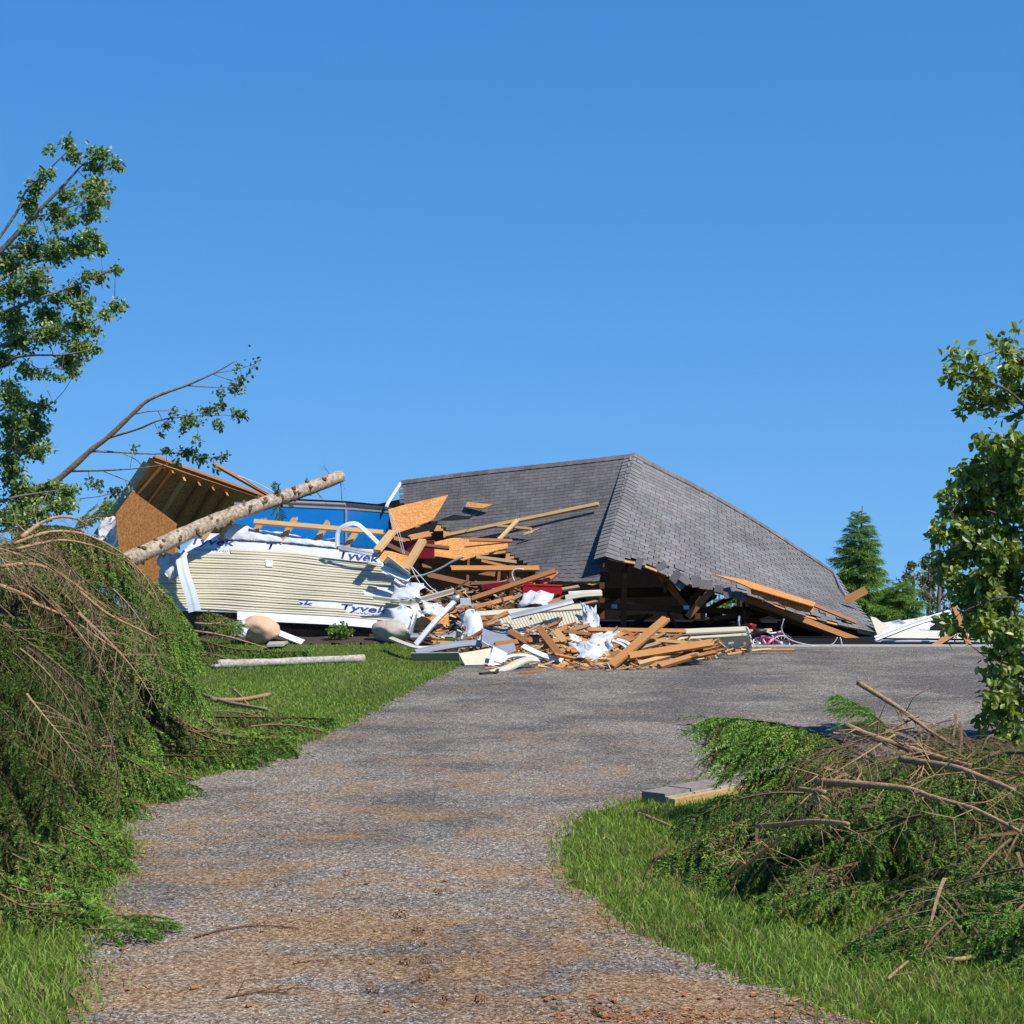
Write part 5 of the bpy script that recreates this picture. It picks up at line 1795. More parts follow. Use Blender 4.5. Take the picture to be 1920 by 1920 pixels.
# crumpled wrap at the end of the wall
def crumple(x0, x1, y0, y1, Y, name, label, mat='wrap', amp=0.08, seed=1, nx=16, ny=12, lean=0.2, cat='sheeting', taper=0.0, parent=None):
    r = np.random.default_rng(seed)
    ph = r.uniform(0, 6, 12)

    nx, ny = 7, 6
    jx = r.normal(0, .045, (nx + 1, ny + 1))
    jy = r.normal(0, .05, (nx + 1, ny + 1))
    jd = r.normal(0, 1.0, (nx + 1, ny + 1))

    def fn(u, v):
        a_, b_ = int(round(u * nx)), int(round(v * ny))
        e = 1 - taper * v
        x = x0 + (x1 - x0) * (0.5 + (u - .5 + jx[a_, b_]) * e + .10 * math.sin(5 * v + ph[0]))
        y = y0 + (y1 - y0) * (v + jy[a_, b_] + .12 * math.sin(4 * u + ph[1]))
        p = P(x, y, Y - lean * v)
        a = amp * (jd[a_, b_] * .38 + math.sin(4 * u + 2 * v + ph[2]) * 0.7)
        return p + Vector((0, -a, a * .35))
    o = MB().grid(fn, nx, ny, lambda u, v: Vector((0, .003, -.002))).build(name, M[mat], parent, True)
    if label:
        tag(o, label, cat)
    return o


crumple(736, 792, 1095, 1125, 26.75, 'loose_wrap', 'crumpled white wrap at the right end of the fallen wall', amp=0.03, seed=3)
crumple(728, 790, 1142, 1178, 26.5, 'loose_wrap', 'torn white wrap behind the grey boulder', amp=0.03, seed=4)
crumple(792, 830, 1128, 1152, 26.3, 'loose_wrap', 'small crumpled wrap with purple print beside the bent siding', amp=0.03, seed=5)
crumple(300, 352, 1040, 1085, 26.95, 'loose_wrap', 'white wrap hanging from the trunk at the left of the siding', amp=0.05, seed=6, taper=.3)

# ------------------------------------------------------------------ broken roof section at far left
box = thing('broken_roof_section', 'upended roof section with bare board and rafters at the left of the ruin', 'roof section', P(260, 1100, 28.5) * 1.0)
pT = Plane(P(283, 856, 28.3), P(505, 940, 29.7), P(245, 930, 28.6))
sheet([(281, 858), (300, 862), (505, 938), (440, 940), (425, 1010), (330, 1010), (216, 970)], pT, 0.014, 'roof_board', None, 'osb', box, jag=0)
for x0, y0, x1, y1 in ((304, 870, 258, 922), (322, 880, 276, 940), (344, 894, 302, 958), (372, 903, 327, 978), (398, 912, 352, 990), (424, 922, 378, 1000)):
    a, b = pT.at(x0, y0) + pT.n * .05, pT.at(x1, y1) + pT.n * .05
    plank(a, b, 0.10, 0.04, 'rafter', color=RED if x0 != 344 else PINE, parent=box, face=pT.n.cross((b - a).normalized()))
for k, (dy, w, c) in enumerate(((0, .09, PINE), (5, .05, PINE2), (-4, .05, RED))):
    plank(P(286, 860 + dy, 28.15 - .03 * k), P(506, 937 + dy * .6, 29.45 - .03 * k), w, 0.045, 'edge_plate', color=c, parent=box, face=Vector((0.2, -.75, .6)), jag=(0.05, .08))
strip([P(276, 868, 28.1), P(232, 932, 28.5), P(182, 1004, 28.9)], 0.12, 'drip_edge', None, 'drip', Vector((.45, -1, .25)), lip=.02, parent=box)
pO = Plane(P(249, 921, 28.05), P(347, 993, 28.75), P(232, 1056, 27.95))
sheet([(249, 921), (347, 993), (334, 1012), (330, 1035), (318, 1085), (270, 1110), (236, 1100), (220, 1008), (217, 964)], pO, 0.014, 'front_board', None, 'osb', box, color=(.62, .53, .45), jag=0)
crumple(186, 232, 958, 1050, 28.3, 'wrap_scrap', None, amp=0.04, seed=8, taper=.2, parent=box)
sheet([(234, 925), (250, 912), (250, 930), (240, 935)], Plane(P(234, 925, 28.1), P(250, 912, 28.1), P(240, 935, 28.2)), 0.002, 'wrap_scrap', None, 'wrap', box, jag=0)
plank(P(399, 869, 28.3), P(513, 934, 28.5), 0.05, 0.04, 'loose_board', 'thin board leaning on the upended roof section against the sky', RED, face=Vector((0, -.6, .8)))
tag(MB().tube([P(446, 892, 28.4), P(480, 905, 28.4), P(512, 922, 28.45), P(530, 936, 28.5)], 0.008, 5).build('cable', M['wire']), 'white cable draped beside the thin board on the upended section', 'cable')

# ------------------------------------------------------------------ blue enclosed trailer
tr = thing('cargo_trailer', 'blue enclosed cargo trailer with black roof edge behind the fallen wall', 'trailer', P(560, 1190, 31.5))
tc = P(648, 955, 31.0)
tl = P(418, 945, 30.1)
trr = P(735, 962, 33.6)
ztop = tc.z
for nm, a, b in (('end_wall', tl, tc), ('side_wall', tc, trr)):
    d = (Vector((b.x, b.y, 0)) - Vector((a.x, a.y, 0)))
    inw = Vector((-d.y, d.x, 0)).normalized()
    MB().prism([(a.x, a.y, .35), (b.x, b.y, .35), (b.x, b.y, b.z), (a.x, a.y, a.z)], inw * .05).build(nm, M['blue'], tr)
    # silver band, then black roof cap
    MB().prism([Vector((a.x, a.y, a.z)) - inw * .012, Vector((b.x, b.y, b.z)) - inw * .012, Vector((b.x, b.y, b.z + .03)) - inw * .012, Vector((a.x, a.y, a.z + .03)) - inw * .012], inw * .05).build('roof_trim', M['greymetal'], tr)
    cap = [(a, .03, 0), (b, .03, 0), (b, .10, 0.0), (b, .13, .10), (a, .13, .10), (a, .10, 0)]
    MB().grid(lambda u, v: Vector((a.x + (b.x - a.x) * u, a.y + (b.y - a.y) * u, a.z + (b.z - a.z) * u)) + (Vector((0, 0, .032)), Vector((0, 0, .095)), Vector((0, 0, .128)) + inw * .05, Vector((0, 0, .138)) + inw * .3)[int(round(v * 3))] - inw * .006, 8, 3).build('roof_cap', M['black'], tr, True)
MB().tube([(tc.x, tc.y, .35), (tc.x, tc.y, tc.z)], .028, 8).build('corner_post', M['greymetal'], tr)
MB().tube([(tl.x, tl.y, .35), (tl.x, tl.y, tl.z)], .024, 8).build('corner_post', M['greymetal'], tr)
far = tl + (trr - tc)
MB().prism([(tl.x, tl.y, tl.z + .13), (tc.x, tc.y, tc.z + .13), (trr.x, trr.y, trr.z + .13), (far.x, far.y, far.z + .13)], (0, 0, .004)).build('roof_panel', M['black'], tr)
MB().prism([(tl.x + .03, tl.y + .06, .35), (far.x, far.y, .35), (far.x, far.y, far.z), (tl.x + .03, tl.y + .06, tl.z)], (.04, 0, 0)).build('side_wall', M['blue'], tr)
for sx in (.3, .7):
    c = tl.lerp(far, .6) if sx < .5 else tc.lerp(trr, .6)
    MB().tube([(c.x - .1, c.y, .33), (c.x + .1, c.y, .33)], .33, 18).build('wheel', M['tyre'], tr, False)

# ------------------------------------------------------------------ spruce trunk across the ruin
def trunk():
    root = thing('snapped_trunk', 'thick snapped spruce trunk propped slantwise across the fallen wall', 'trunk', P(120, 1120, 25.2))
    a, b = P(120, 1100, 25.2), P(638, 892, 29.3)
    N = 46
    pts, rad = [], []
    r = random.Random(4)
    for i in range(N + 1):
        t = i / N
        p = a.lerp(b, t) + Vector((0, 0, 0.05 * math.sin(math.pi * t) - 0.02 * math.sin(9 * t)))
        pts.append(p)
        rad.append((0.120 - 0.022 * t) * (1 + 0.03 * math.sin(i * 1.9) + r.uniform(-.03, .03)))
    MB().tube(pts, rad, 18, True).build('log', M['bark'], root, True)
    d = (b - a).normalized()
    # whorls of branch stubs with swollen collars
    for w in range(15):
        t = 0.06 + 0.062 * w
        for k in range(4):
            an = r.uniform(0, 6.28)
            s = d.cross(Vector((0, 0, 1))).normalized()
            u = s.cross(d)
            n = s * math.cos(an) + u * math.sin(an)
            if n.y > 0.3:
                n = -n
            c = a.lerp(b, min(1, t + r.uniform(-.008, .008))) + Vector((0, 0, 0.05 * math.sin(math.pi * t)))
            rr = 0.120 - 0.022 * t
            h = r.uniform(0.012, 0.05)
            MB().tube([c + n * rr * .90, c + n * (rr + .006), c + n * (rr + h) + d * .01], [0.040, 0.026, 0.011], 7).build('branch_stub', M['polbark'], root, True, color=(.9, .7, .55))
    # torn top end with pale wood
    MB().tube([b - d * .01, b + d * .012], [rad[-1] * .93, rad[-1] * .86], 16).build('cut_end', M['lumber'], root, color=(.62, .5, .34))
    stick([b + Vector((0, 0, -.05)), b + Vector((.02, 0, -.25)), b + Vector((.03, 0, -.42))], .006, .003, 'dead_twig', None, parent=root, twigs=3, seed=3, color=(.5, .45, .4))
    stick([a.lerp(b, .955) + Vector((0, 0, .09)), a.lerp(b, .95) + Vector((-.05, 0, .2))], .006, .003, 'dead_twig', None, parent=root, twigs=2, seed=4, color=(.5, .45, .4))
    stick([a.lerp(b, .9) + Vector((0, 0, -.1)), a.lerp(b, .92) + Vector((.02, 0, -.22))], .007, .003, 'dead_twig', None, parent=root, twigs=3, seed=5, color=(.5, .45, .4))
    put_bough(SPRIG[0], P(520, 945, 28.2), Vector((.1, -.1, -.55)), root, 0.38, 0, .9)
    put_bough(SPRIG[1], P(523, 935, 28.2), Vector((-.1, -.1, .5)), root, 0.34, 0, .9)
    put_bough(SPRIG[2], P(528, 935, 28.2), Vector((.35, -.1, -.2)), root, 0.3, 0, .9)


trunk()
lg = stick([G(408, 1246, .05), G(470, 1244, .05), G(560, 1240, .05), G(682, 1235, .05)], 0.058, 0.050, 'log', 'pale peeled log lying on the lawn below the fallen wall', 'log', mat='birch', n=14)
stick([G(396, 1250, .03), G(404, 1249, .04), G(412, 1248, .045)], .02, .03, 'log_splinter', 'splintered pale stub at the left end of the log', 'splinter', mat='birch')

# ------------------------------------------------------------------ boulders, shrub, landscape fabric
def boulder(px, py, Y, rx, ry, rz, seed, mat, name, label, flat=0.0, rot=0.0):
    r = np.random.default_rng(seed)
    import bmesh
    bm = bmesh.new()
    bmesh.ops.create_icosphere(bm, subdivisions=4, radius=1)
    ph = r.uniform(0, 6, 9)
    planes = [Vector(r.normal(size=3)).normalized() for _ in range(9)]
    for v in bm.verts:
        p = v.co.copy()
        for n in planes:
            e = p.dot(n) - 0.80
            if e > 0:
                p -= n * e * .8
        k = 1 + .05 * math.sin(4 * p.x + ph[0]) * math.sin(3 * p.y + ph[1]) + .03 * math.sin(9 * p.z + ph[2]) * math.sin(7 * p.x + ph[3])
        v.co = Vector((p.x * rx * k, p.y * ry * k, max(p.z, -.86) * rz * k))
    me = bpy.data.meshes.new(name)
    bm.to_mesh(me)
    bm.free()
    me.polygons.foreach_set('use_smooth', [True] * len(me.polygons))
    me.materials.append(M[mat])
    c = P(px, py, Y)
    c.z = float(zg(c.x, c.y)) + rz * .80
    return tag(place(name, me, Matrix.Translation(c) @ Matrix.Rotation(rot, 4, 'Y')), label, 'boulder')


boulder(486, 1180, 25.9, .30, .26, .20, 5, 'tanstone', 'boulder', 'smooth tan boulder at the foot of the fallen wall', rot=.1)
boulder(732, 1188, 26.0, .28, .24, .165, 12, 'greystone', 'boulder', 'speckled grey boulder at the right foot of the fallen wall')


def shrub():
    base = P(637, 1209, 26.0)
    base.z = float(zg(base.x, base.y)) + .02
    root = thing('shrub', 'small bright green leafy shrub between the two boulders', 'shrub', base)
    r = np.random.default_rng(8)
    segs, cen = [], []
    for k in range(46):
        d = r.normal(size=3)
        d[2] = abs(d[2]) * .8 + .35
        d /= np.linalg.norm(d)
        L = r.uniform(.12, .24)
        b = np.array(base) + np.array([0, 0, .02])
        e = b + d * L * np.array([.95, .9, 1.0])
        segs.append((b, e, .004, .002))
        for q in range(9):
            cen.append(b + (e - b) * r.uniform(.45, 1.05) + r.normal(0, .016, 3))
    v, f = tri_tubes(segs)
    place('stems', np_mesh('stems', v, f, M['twig']), ID, root)
    V, Fc, *_ = leaf_arrays(np.array(cen), .05, r, -.3)
    g = r.random((len(cen), 1))
    col = np.array((.09, .17, .025)) * (1 - g) + np.array((.20, .30, .05)) * g
    o = place('foliage', np_mesh('foliage', V.reshape(-1, 3), Fc, M['leaf'], np.repeat(col, 6, 0)), ID, root)
    o['kind'] = 'stuff'


shrub()
tag(MB().prism([P(552, 1211, 26.15), P(602, 1190, 26.7), P(630, 1188, 26.75), P(616, 1207, 26.3)], (0, 0, .02)).build('fabric_sheet', M['fabric']), 'black landscape fabric sheet slanting left of the small shrub', 'fabric')
tag(MB().prism([P(650, 1209, 26.2), P(655, 1192, 26.7), P(705, 1194, 26.7), P(704, 1210, 26.2)], (0, 0, .02)).build('fabric_sheet', M['fabric']), 'black landscape fabric sheet between the shrub and the grey boulder', 'fabric')
strip([P(520, 1185, 25.9), P(545, 1195, 25.85), P(568, 1204, 25.8)], .11, 'siding_scrap', 'pale striped siding scrap right of the tan boulder', 'whitemetal', Vector((0, -.5, .85)))
strip([P(400, 1172, 25.7), P(425, 1172, 25.7), P(448, 1172, 25.75)], .10, 'siding_scrap', 'pale striped siding scrap left of the tan boulder', 'whitemetal', Vector((0, -.5, .85)))
crumple(428, 462, 1168, 1196, 25.5, 'loose_wrap', 'small white torn wrap beside the tan boulder', amp=.04, seed=9)
tag(MB().prism([P(505, 1207, 25.7), P(540, 1206, 25.75), P(530, 1212, 25.5), P(500, 1213, 25.45)], (0, 0, .03)).build('flat_stone', M['concrete']), 'flat pale stone slab in front of the tan boulder', 'stone')

# ------------------------------------------------------------------ torn boards between wall and roof
n = nrm(faceL, .9, .6)[0]
p1 = faceL(.9, .6) + n * .06
sheet([(728, 955), (760, 946), (840, 928), (826, 952), (812, 974), (780, 987), (737, 1002)], Plane(P(728, 955, 31.9), P(840, 928, 32.2), P(737, 1002, 31.2)), .012, 'torn_board', 'large bare orange board at the left edge of the shingled roof', color=(1.15, 1.0, .85), jag=1.5)
sheet([(872, 950), (876, 941), (924, 946), (905, 953)], Plane(faceL(.15, .3) + n * .15, faceL(.75, .3) + n * .15, faceL(.4, .85) + n * .15), .012, 'torn_board', 'small orange board scrap lying high on the left shingles', color=(1.2, 1.05, .85), jag=0)
sheet([(770, 1044), (808, 1018), (845, 1009), (951, 1013), (952, 1026), (915, 1036), (880, 1046), (868, 1050), (820, 1043)], Plane(P(770, 1044, 29.3), P(951, 1013, 29.7), P(868, 1050, 29.0)), .012, 'torn_board', 'large bare orange board below the left shingles, under the long beam', color=(1.2, 1.05, .85), jag=1.5)
sheet([(705, 1030), (735, 1034), (766, 1043), (760, 1067), (735, 1058), (714, 1052)], Plane(P(705, 1030, 27.2), P(766, 1043, 27.2), P(760, 1067, 27.0)), .012, 'torn_board', 'orange board corner at the upper right end of the fallen wall', color=(1.2, 1.05, .85), jag=2)
# torn dark underlay bits
for k, (q, lab) in enumerate([([(823, 975), (850, 965), (880, 968), (905, 955), (880, 972), (845, 975)], 'thin ripped strip of shingle below the small board scrap'), ([(745, 1000), (790, 988), (822, 975), (815, 992), (770, 1006), (748, 1008)], 'dark ragged shingle debris under the large orange board')]):
    sheet(q, Plane(P(q[0][0], q[0][1], 30.8), P(905, 955, 31.4), P(800, 1010, 30.2)), .01, 'shingle_scrap', lab, 'felt', cat='shingle', jag=1)
SL = Plane(faceL(.15, .3), faceL(.75, .3), faceL(.4, .85))
onroof = lambda x, y, h: SL.at(x, y) + SL.n * h
plank(onroof(842, 1021, .17), onroof(1126, 955, .10), .075, .04, 'beam', 'long pale beam lying up across the left shingles', PINE, face=Vector((-.2, -.6, .75)), cat='beam')
plank(onroof(926, 1052, .22), onroof(981, 994, .22), .06, .03, 'plank', 'yellow splintered plank leaning across the long beam', (.72, .52, .24), face=Vector((-.3, -.8, .5)), jag=(.1, .06))
plank(onroof(938, 1000, .14), onroof(1001, 1005, .13), .045, .03, 'plank', 'short pale plank under the long beam near its middle', PINE)
plank(onroof(978, 1015, .11), onroof(1022, 1002, .11), .045, .02, 'splinter', 'pale wood splinter lying on the left shingles', (.72, .52, .26), jag=(.15, .2), cat='splinter')
plank(P(880, 1012, 29.5), P(960, 1014, 29.6), .05, .03, 'plank', 'thin reddish plank along the top of the large lower board', RED)
plank(P(707, 1033, 26.9), P(737, 996, 27.3), .12, .04, 'plank', 'thick short plank standing at the right end of the fallen wall', PINE, face=Vector((-.4, -1, .3)))
plank(P(760, 1068, 26.9), P(793, 1013, 27.3), .11, .06, 'post', 'pale square post standing beside the red box behind the wall', PINE, face=Vector((-.4, -1, .3)), cat='post')
plank(P(765, 1010, 28.4), P(815, 1000, 28.6), .10, .04, 'plank', 'broken orange plank under the dark ragged shingles', PINE2, jag=(.05, .1))
plank(P(738, 1010, 28.5), P(800, 1022, 28.6), .07, .04, 'plank', 'dark red plank in the gap behind the standing post', RED)
plank(P(790, 1022, 28.2), P(842, 1028, 28.3), .05, .04, 'plank', 'thin dark plank under the beam foot', DARKW)
plank(P(726, 1022, 28.3), P(770, 1042, 28.3), .07, .04, 'plank', 'dark plank behind the thick short plank', DARKW)
MB_red = MB().box(Matrix.Translation(P(788, 1030, 28.6)), .42, .3, .26)
tag(MB_red.build('storage_box', M['darkred']), 'dark red box half buried behind the standing post', 'box')
for k, (x0, y0, x1, y1, Y, w, c, lab) in enumerate([
    (843, 1066, 1013, 1066, 28.2, .085, PINE2, 'level beam across the dark gap below the large lower board'),
    (800, 1078, 897, 1100, 28.9, .10, DARKW, 'dark beam slanting back in the gap, lower one'),
    (790, 1060, 930, 1078, 29.3, .10, DARKW, 'dark beam behind the level beam'),
    (882, 1124, 1042, 1070, 27.4, .075, RED, 'long reddish beam rising right to the torn eave'),
    (890, 1045, 970, 1055, 28.6, .06, OLDW, 'old grey board on the shingle edge above the level beam'),
    (900, 1052, 960, 1066, 28.4, .05, RED, 'reddish board below the old grey board'),
    (890, 1140, 965, 1120, 27.2, .07, PINE2, 'orange board in the debris below the long reddish beam'),
    (830, 1150, 900, 1136, 27.0, .09, RED, 'reddish board beside the white downspout'),
    (940, 1066, 952, 1092, 28.3, .06, RED, 'short dark prop under the level beam'),
    (1017, 1095, 1045, 1072, 27.6, .08, RED, 'short brown board against the torn eave'),
    (842, 1102, 875, 1128, 27.2, .06, DARKW, 'dark board end sticking up by the pipe elbow'),
    (1052, 1106, 1086, 1100, 27.5, .045, OLDW, 'short grey board end right of the red box'),
    (880, 1095, 1000, 1092, 28.0, .06, DARKW, 'dark board behind the red box'),
    (905, 1118, 985, 1095, 27.7, .05, OLDW, 'thin grey board beside the long reddish beam'),
]):
    plank(P(x0, y0, Y), P(x1, y1, Y + .2), w, .04, 'board', lab, c, face=Vector((0, -.75, .65)), cat='board', jag=(.03, .03))
# cables and conduit
for k, (q, Y, rr_, lab, mt) in enumerate([
    ([(730, 962), (742, 990), (749, 1015), (756, 1040)], 28.0, .006, 'white cable hanging in front of the large orange board, left one', 'wire'),
    ([(732, 962), (746, 990), (753, 1015), (759, 1040)], 28.0, .006, 'white cable hanging in front of the large orange board, right one', 'wire'),
    ([(768, 1058), (790, 1082), (806, 1100), (822, 1112)], 27.0, .007, 'yellowish cable in the gap beside the metal flap, upper one', 'wire'),
    ([(770, 1062), (786, 1092), (798, 1102), (815, 1114)], 26.9, .007, 'yellowish cable in the gap beside the metal flap, lower one', 'wire'),
    ([(770, 1082), (795, 1078), (825, 1066), (850, 1052), (870, 1044)], 27.1, .016, 'grey conduit curving up towards the large lower board', 'greymetal'),
    ([(1470, 1160), (1466, 1182), (1485, 1201), (1535, 1213)], 27.3, .007, 'white hose looped under the roof beside the bicycle', 'wire'),
    ([(1570, 1195), (1562, 1207), (1545, 1213)], 27.3, .007, 'white hose end hanging from the low rafter', 'wire'),
    ([(1575, 1195), (1578, 1206), (1576, 1214)], 27.2, .010, 'short white cable hanging straight from the low rafter', 'wire'),
    ([(964, 1090), (960, 1075), (968, 1067), (982, 1068)], 27.6, .012, 'white hooked pipe in the gap above the red box', 'wire'),
    ([(1112, 1150), (1120, 1165), (1128, 1180)], 27.2, .007, 'pale thin cord right of the soffit panel', 'wire'),
]):
    q3 = [P(x, y, Y) for x, y in q]
    stick(q3, rr_, rr_, 'cable' if mt == 'wire' else 'conduit', lab, 'cable' if mt == 'wire' else 'pipe', mat=mt, n=7)

# ------------------------------------------------------------------ debris in front of the gap
MB_ = MB()
rb = thing('toolbox', 'bright red long box lying in the debris above the soffit panel', 'box', P(1016, 1113, 27.5))
c = P(1017, 1105, 27.5)
MB().box(Matrix.Translation(c) @ Matrix.Rotation(R(2), 4, 'Y'), .555, .22, .115).build('body', M['red'], rb)
MB().box(Matrix.Translation(c + Vector((0, 0, .063))) @ Matrix.Rotation(R(2), 4, 'Y'), .565, .235, .012).build('lid', M['red'], rb)
tag(MB().box(Matrix.Translation(P(930, 1097, 27.8)) @ Matrix.Rotation(R(-8), 4, 'Y'), .4, .2, .07).build('red_panel', M['darkred']), 'thin dark red panel left of the bright red box', 'panel')
crumple(976, 1034, 1110, 1138, 27.2, 'cloth', 'white patterned cloth hanging below the bright red box', amp=.06, seed=11, cat='cloth')
strip([P(1060, 1120, 27.3), P(1095, 1114, 27.3), P(1129, 1112, 27.3)], .08, 'siding_bundle', 'bundle of thin siding ends right of the red box', 'cream', Vector((0, -.8, .6)), 'siding')
strip([P(1066, 1111, 27.4), P(1100, 1109, 27.4), P(1127, 1108, 27.4)], .04, 'siding_strip', 'single thin siding strip on top of the bundle', 'white', Vector((0, -.8, .6)), 'siding')
# ribbed soffit panel
sf = thing('soffit_panel', 'tilted cream ribbed soffit panel in the middle of the debris', 'soffit', P(990, 1190, 26.4))
pS = Plane(P(876, 1150, 26.7), P(1091, 1138, 26.7), P(903, 1186, 26.35))
nr = 34
for k in range(nr):
    xa, xb = 878 + 212 * k / nr, 878 + 212 * (k + 1) / nr
    ya, yb = 1153 - 12 * k / nr, 1153 - 12 * (k + 1) / nr
    ba, bb = 905 + 198 * k / nr, 905 + 198 * (k + 1) / nr
    q = [pS.at(xa + .5, ya), pS.at(xb - .6, yb), pS.at(bb - .6, 1186 - 2 * (k + 1) / nr), pS.at(ba + .5, 1186 - 2 * k / nr)]
    MB().prism(q, pS.n * .012).build('rib', M['cream'], sf)
sheet([(876, 1148), (1092, 1135), (1105, 1186), (902, 1189)], pS, .006, 'backing', None, 'greymetal', sf, jag=0)
sheet([(873, 1148), (1091, 1132), (1092, 1141), (876, 1156)], Plane(pS.at(873, 1148) + pS.n * .03, pS.at(1091, 1132) + pS.n * .03, pS.at(876, 1156) + pS.n * .035), .02, 'edge_trim', None, 'cream', sf, jag=0)
sheet([(903, 1185), (1103, 1183), (1104, 1188), (903, 1190)], Plane(pS.at(903, 1185) + pS.n * .02, pS.at(1103, 1183) + pS.n * .02, pS.at(903, 1190) + pS.n * .02), .015, 'bottom_trim', None, 'white', sf, jag=0)
strip([P(957, 1155, 26.15), P(1015, 1141, 26.25), P(1074, 1126, 26.4)], .085, 'downspout', 'grey downspout lying slantwise across the soffit panel', 'greymetal', Vector((0, -.8, .6)), 'downspout', lip=.03)
crumple(1090, 1120, 1134, 1184, 26.5, 'loose_wrap', 'printed white wrap at the right end of the soffit panel', amp=.04, seed=13)
crumple(862, 902, 1148, 1202, 26.2, 'plastic_sheet', 'grey translucent plastic at the left end of the soffit panel', 'whitemetal', amp=.04, seed=14)
# white downspout with elbow
ds = thing('downspout', 'long white downspout with a grey elbow leaning left of the soffit panel', 'downspout', P(778, 1207, 25.8))
strip([P(779, 1208, 25.75), P(815, 1165, 25.9), P(852, 1127, 26.1)], .07, 'pipe', None, 'whitemetal', Vector((-.4, -1, .3)), lip=.035, parent=ds)
MB().tube([P(848, 1130, 26.15), P(853, 1122, 26.15), P(862, 1121, 26.15)], .05, 8).build('elbow', M['greymetal'], ds, True)
MB().box(Matrix.Translation(P(873, 1128, 26.1)) @ Matrix.Rotation(R(-5), 4, 'Y'), .14, .08, .095).build('outlet_box', M['whitemetal'], ds)
strip([P(768, 1188, 25.9), P(772, 1170, 25.95), P(778, 1150, 26.05)], .06, 'pipe_scrap', 'short grey pipe standing beside the grey boulder', 'greymetal', Vector((-.3, -1, .2)), 'pipe', lip=.03)
sheet([(776, 1166), (790, 1155), (806, 1158), (815, 1152), (842, 1150), (840, 1182), (800, 1184), (778, 1180)], Plane(P(776, 1166, 26.3), P(842, 1150, 26.5), P(800, 1184, 26.2)), .012, 'board_chunk', 'broken orange board chunk behind the white downspout', jag=2, color=(1.1, .95, .8))
strip([P(770, 1190, 26.2), P(815, 1190, 26.2), P(862, 1188, 26.2)], .09, 'flashing', 'dark grey flashing strip below the orange board chunk', 'greymetal', Vector((0, -.8, .6)))
# siding pieces on the ground at the tip of the grass
strip([P(732, 1195, 25.4), P(760, 1206, 25.1), P(786, 1213, 25.0), P(830, 1210, 25.2), P(868, 1204, 25.3)], .07, 'siding_length', 'long bent cream siding length lying on the grass edge', 'cream', Vector((0, -.35, .94)), 'siding')
strip([P(780, 1222, 24.9), P(830, 1212, 25.0), P(880, 1205, 25.1), P(905, 1206, 25.1)], .13, 'siding_length', 'grey striped siding length behind the cream one on the grass', 'greymetal', Vector((0, -.5, .85)), 'siding')
sheet([(770, 1225), (860, 1224), (862, 1239), (772, 1238)], Plane(P(770, 1225, 24.6), P(860, 1224, 24.5), P(862, 1239, 24.55)), .02, 'siding_board', 'shaded cream siding board standing on edge in the grass', 'cream', cat='siding', jag=0, color=(.55, .58, .55))  # tint puts the board's shade into the cream colour
sheet([(860, 1225), (921, 1215), (917, 1246), (872, 1247)], Plane(P(860, 1225, 24.3), P(921, 1215, 24.5), P(917, 1248, 24.2)), .015, 'siding_board', 'sunlit cream siding board at the tip of the lawn', 'cream', cat='siding', jag=0)
sheet([(915, 1248), (925, 1212), (952, 1225), (939, 1246)], Plane(P(915, 1248, 24.0), P(925, 1212, 24.25), P(952, 1225, 24.3)), .006, 'metal_sheet', 'pale grey metal sheet leaning at the tip of the drive debris', 'whitemetal', cat='metal sheet', jag=0)
bx = thing('gutter_box', 'dark grey folded metal gutter section amid the debris', 'gutter', P(935, 1220, 24.8))
sheet([(905, 1178), (920, 1180), (960, 1190), (968, 1220), (950, 1226), (903, 1203)], Plane(P(905, 1178, 25.2), P(960, 1190, 25.0), P(903, 1203, 24.8)), .006, 'panel', None, 'greymetal', bx, jag=0, color=(.5, .5, .5))
strip([P(908, 1176, 25.2), P(925, 1179, 25.1), P(948, 1181, 25.0), P(960, 1176, 25.0)], .03, 'rail', None, 'darkmetal', Vector((0, -1, .2)), parent=bx)
strip([P(903, 1203, 24.8), P(915, 1210, 24.7), P(930, 1216, 24.7)], .03, 'lip', None, 'whitemetal', Vector((0, -1, .2)), parent=bx)
strip([P(980, 1210, 24.6), P(1000, 1220, 24.5), P(1025, 1230, 24.4), P(1055, 1238, 24.3)], .08, 'flashing', 'curved white flashing among the heaped boards', 'whitemetal', Vector((0, -.6, .8)))
strip([P(922, 1260, 23.3), P(955, 1250, 23.5), P(985, 1236, 23.8), P(1010, 1236, 23.9)], .12, 'siding_length', 'cream siding length lying across the tip of the debris on the drive', 'cream', Vector((0, -.4, .9)), 'siding')
strip([P(942, 1240, 23.9), P(955, 1230, 24.0), P(985, 1228, 24.1), P(1005, 1234, 24.1)], .05, 'bent_channel', 'thin white bent channel above the cream siding on the drive', 'white', Vector((0, -.6, .8)))
plank(G(901, 1263, .02), G(932, 1260, .02), .05, .02, 'bracket', 'small dark bracket on the drive at the tip of the debris', (.05, .045, .04), face=Vector((0, 0, 1)), cat='bracket')
plank(G(928, 1262, .02), P(934, 1255, 23.0), .03, .015, 'bracket', 'upright end of the small dark bracket on the drive', (.05, .045, .04), cat='bracket')
plank(G(975, 1262, .02), G(1018, 1257, .02), .06, .02, 'splinter', 'reddish splinter lying on the drive in front of the debris', RED, face=Vector((0, 0, 1)), cat='splinter', jag=(.1, .1))

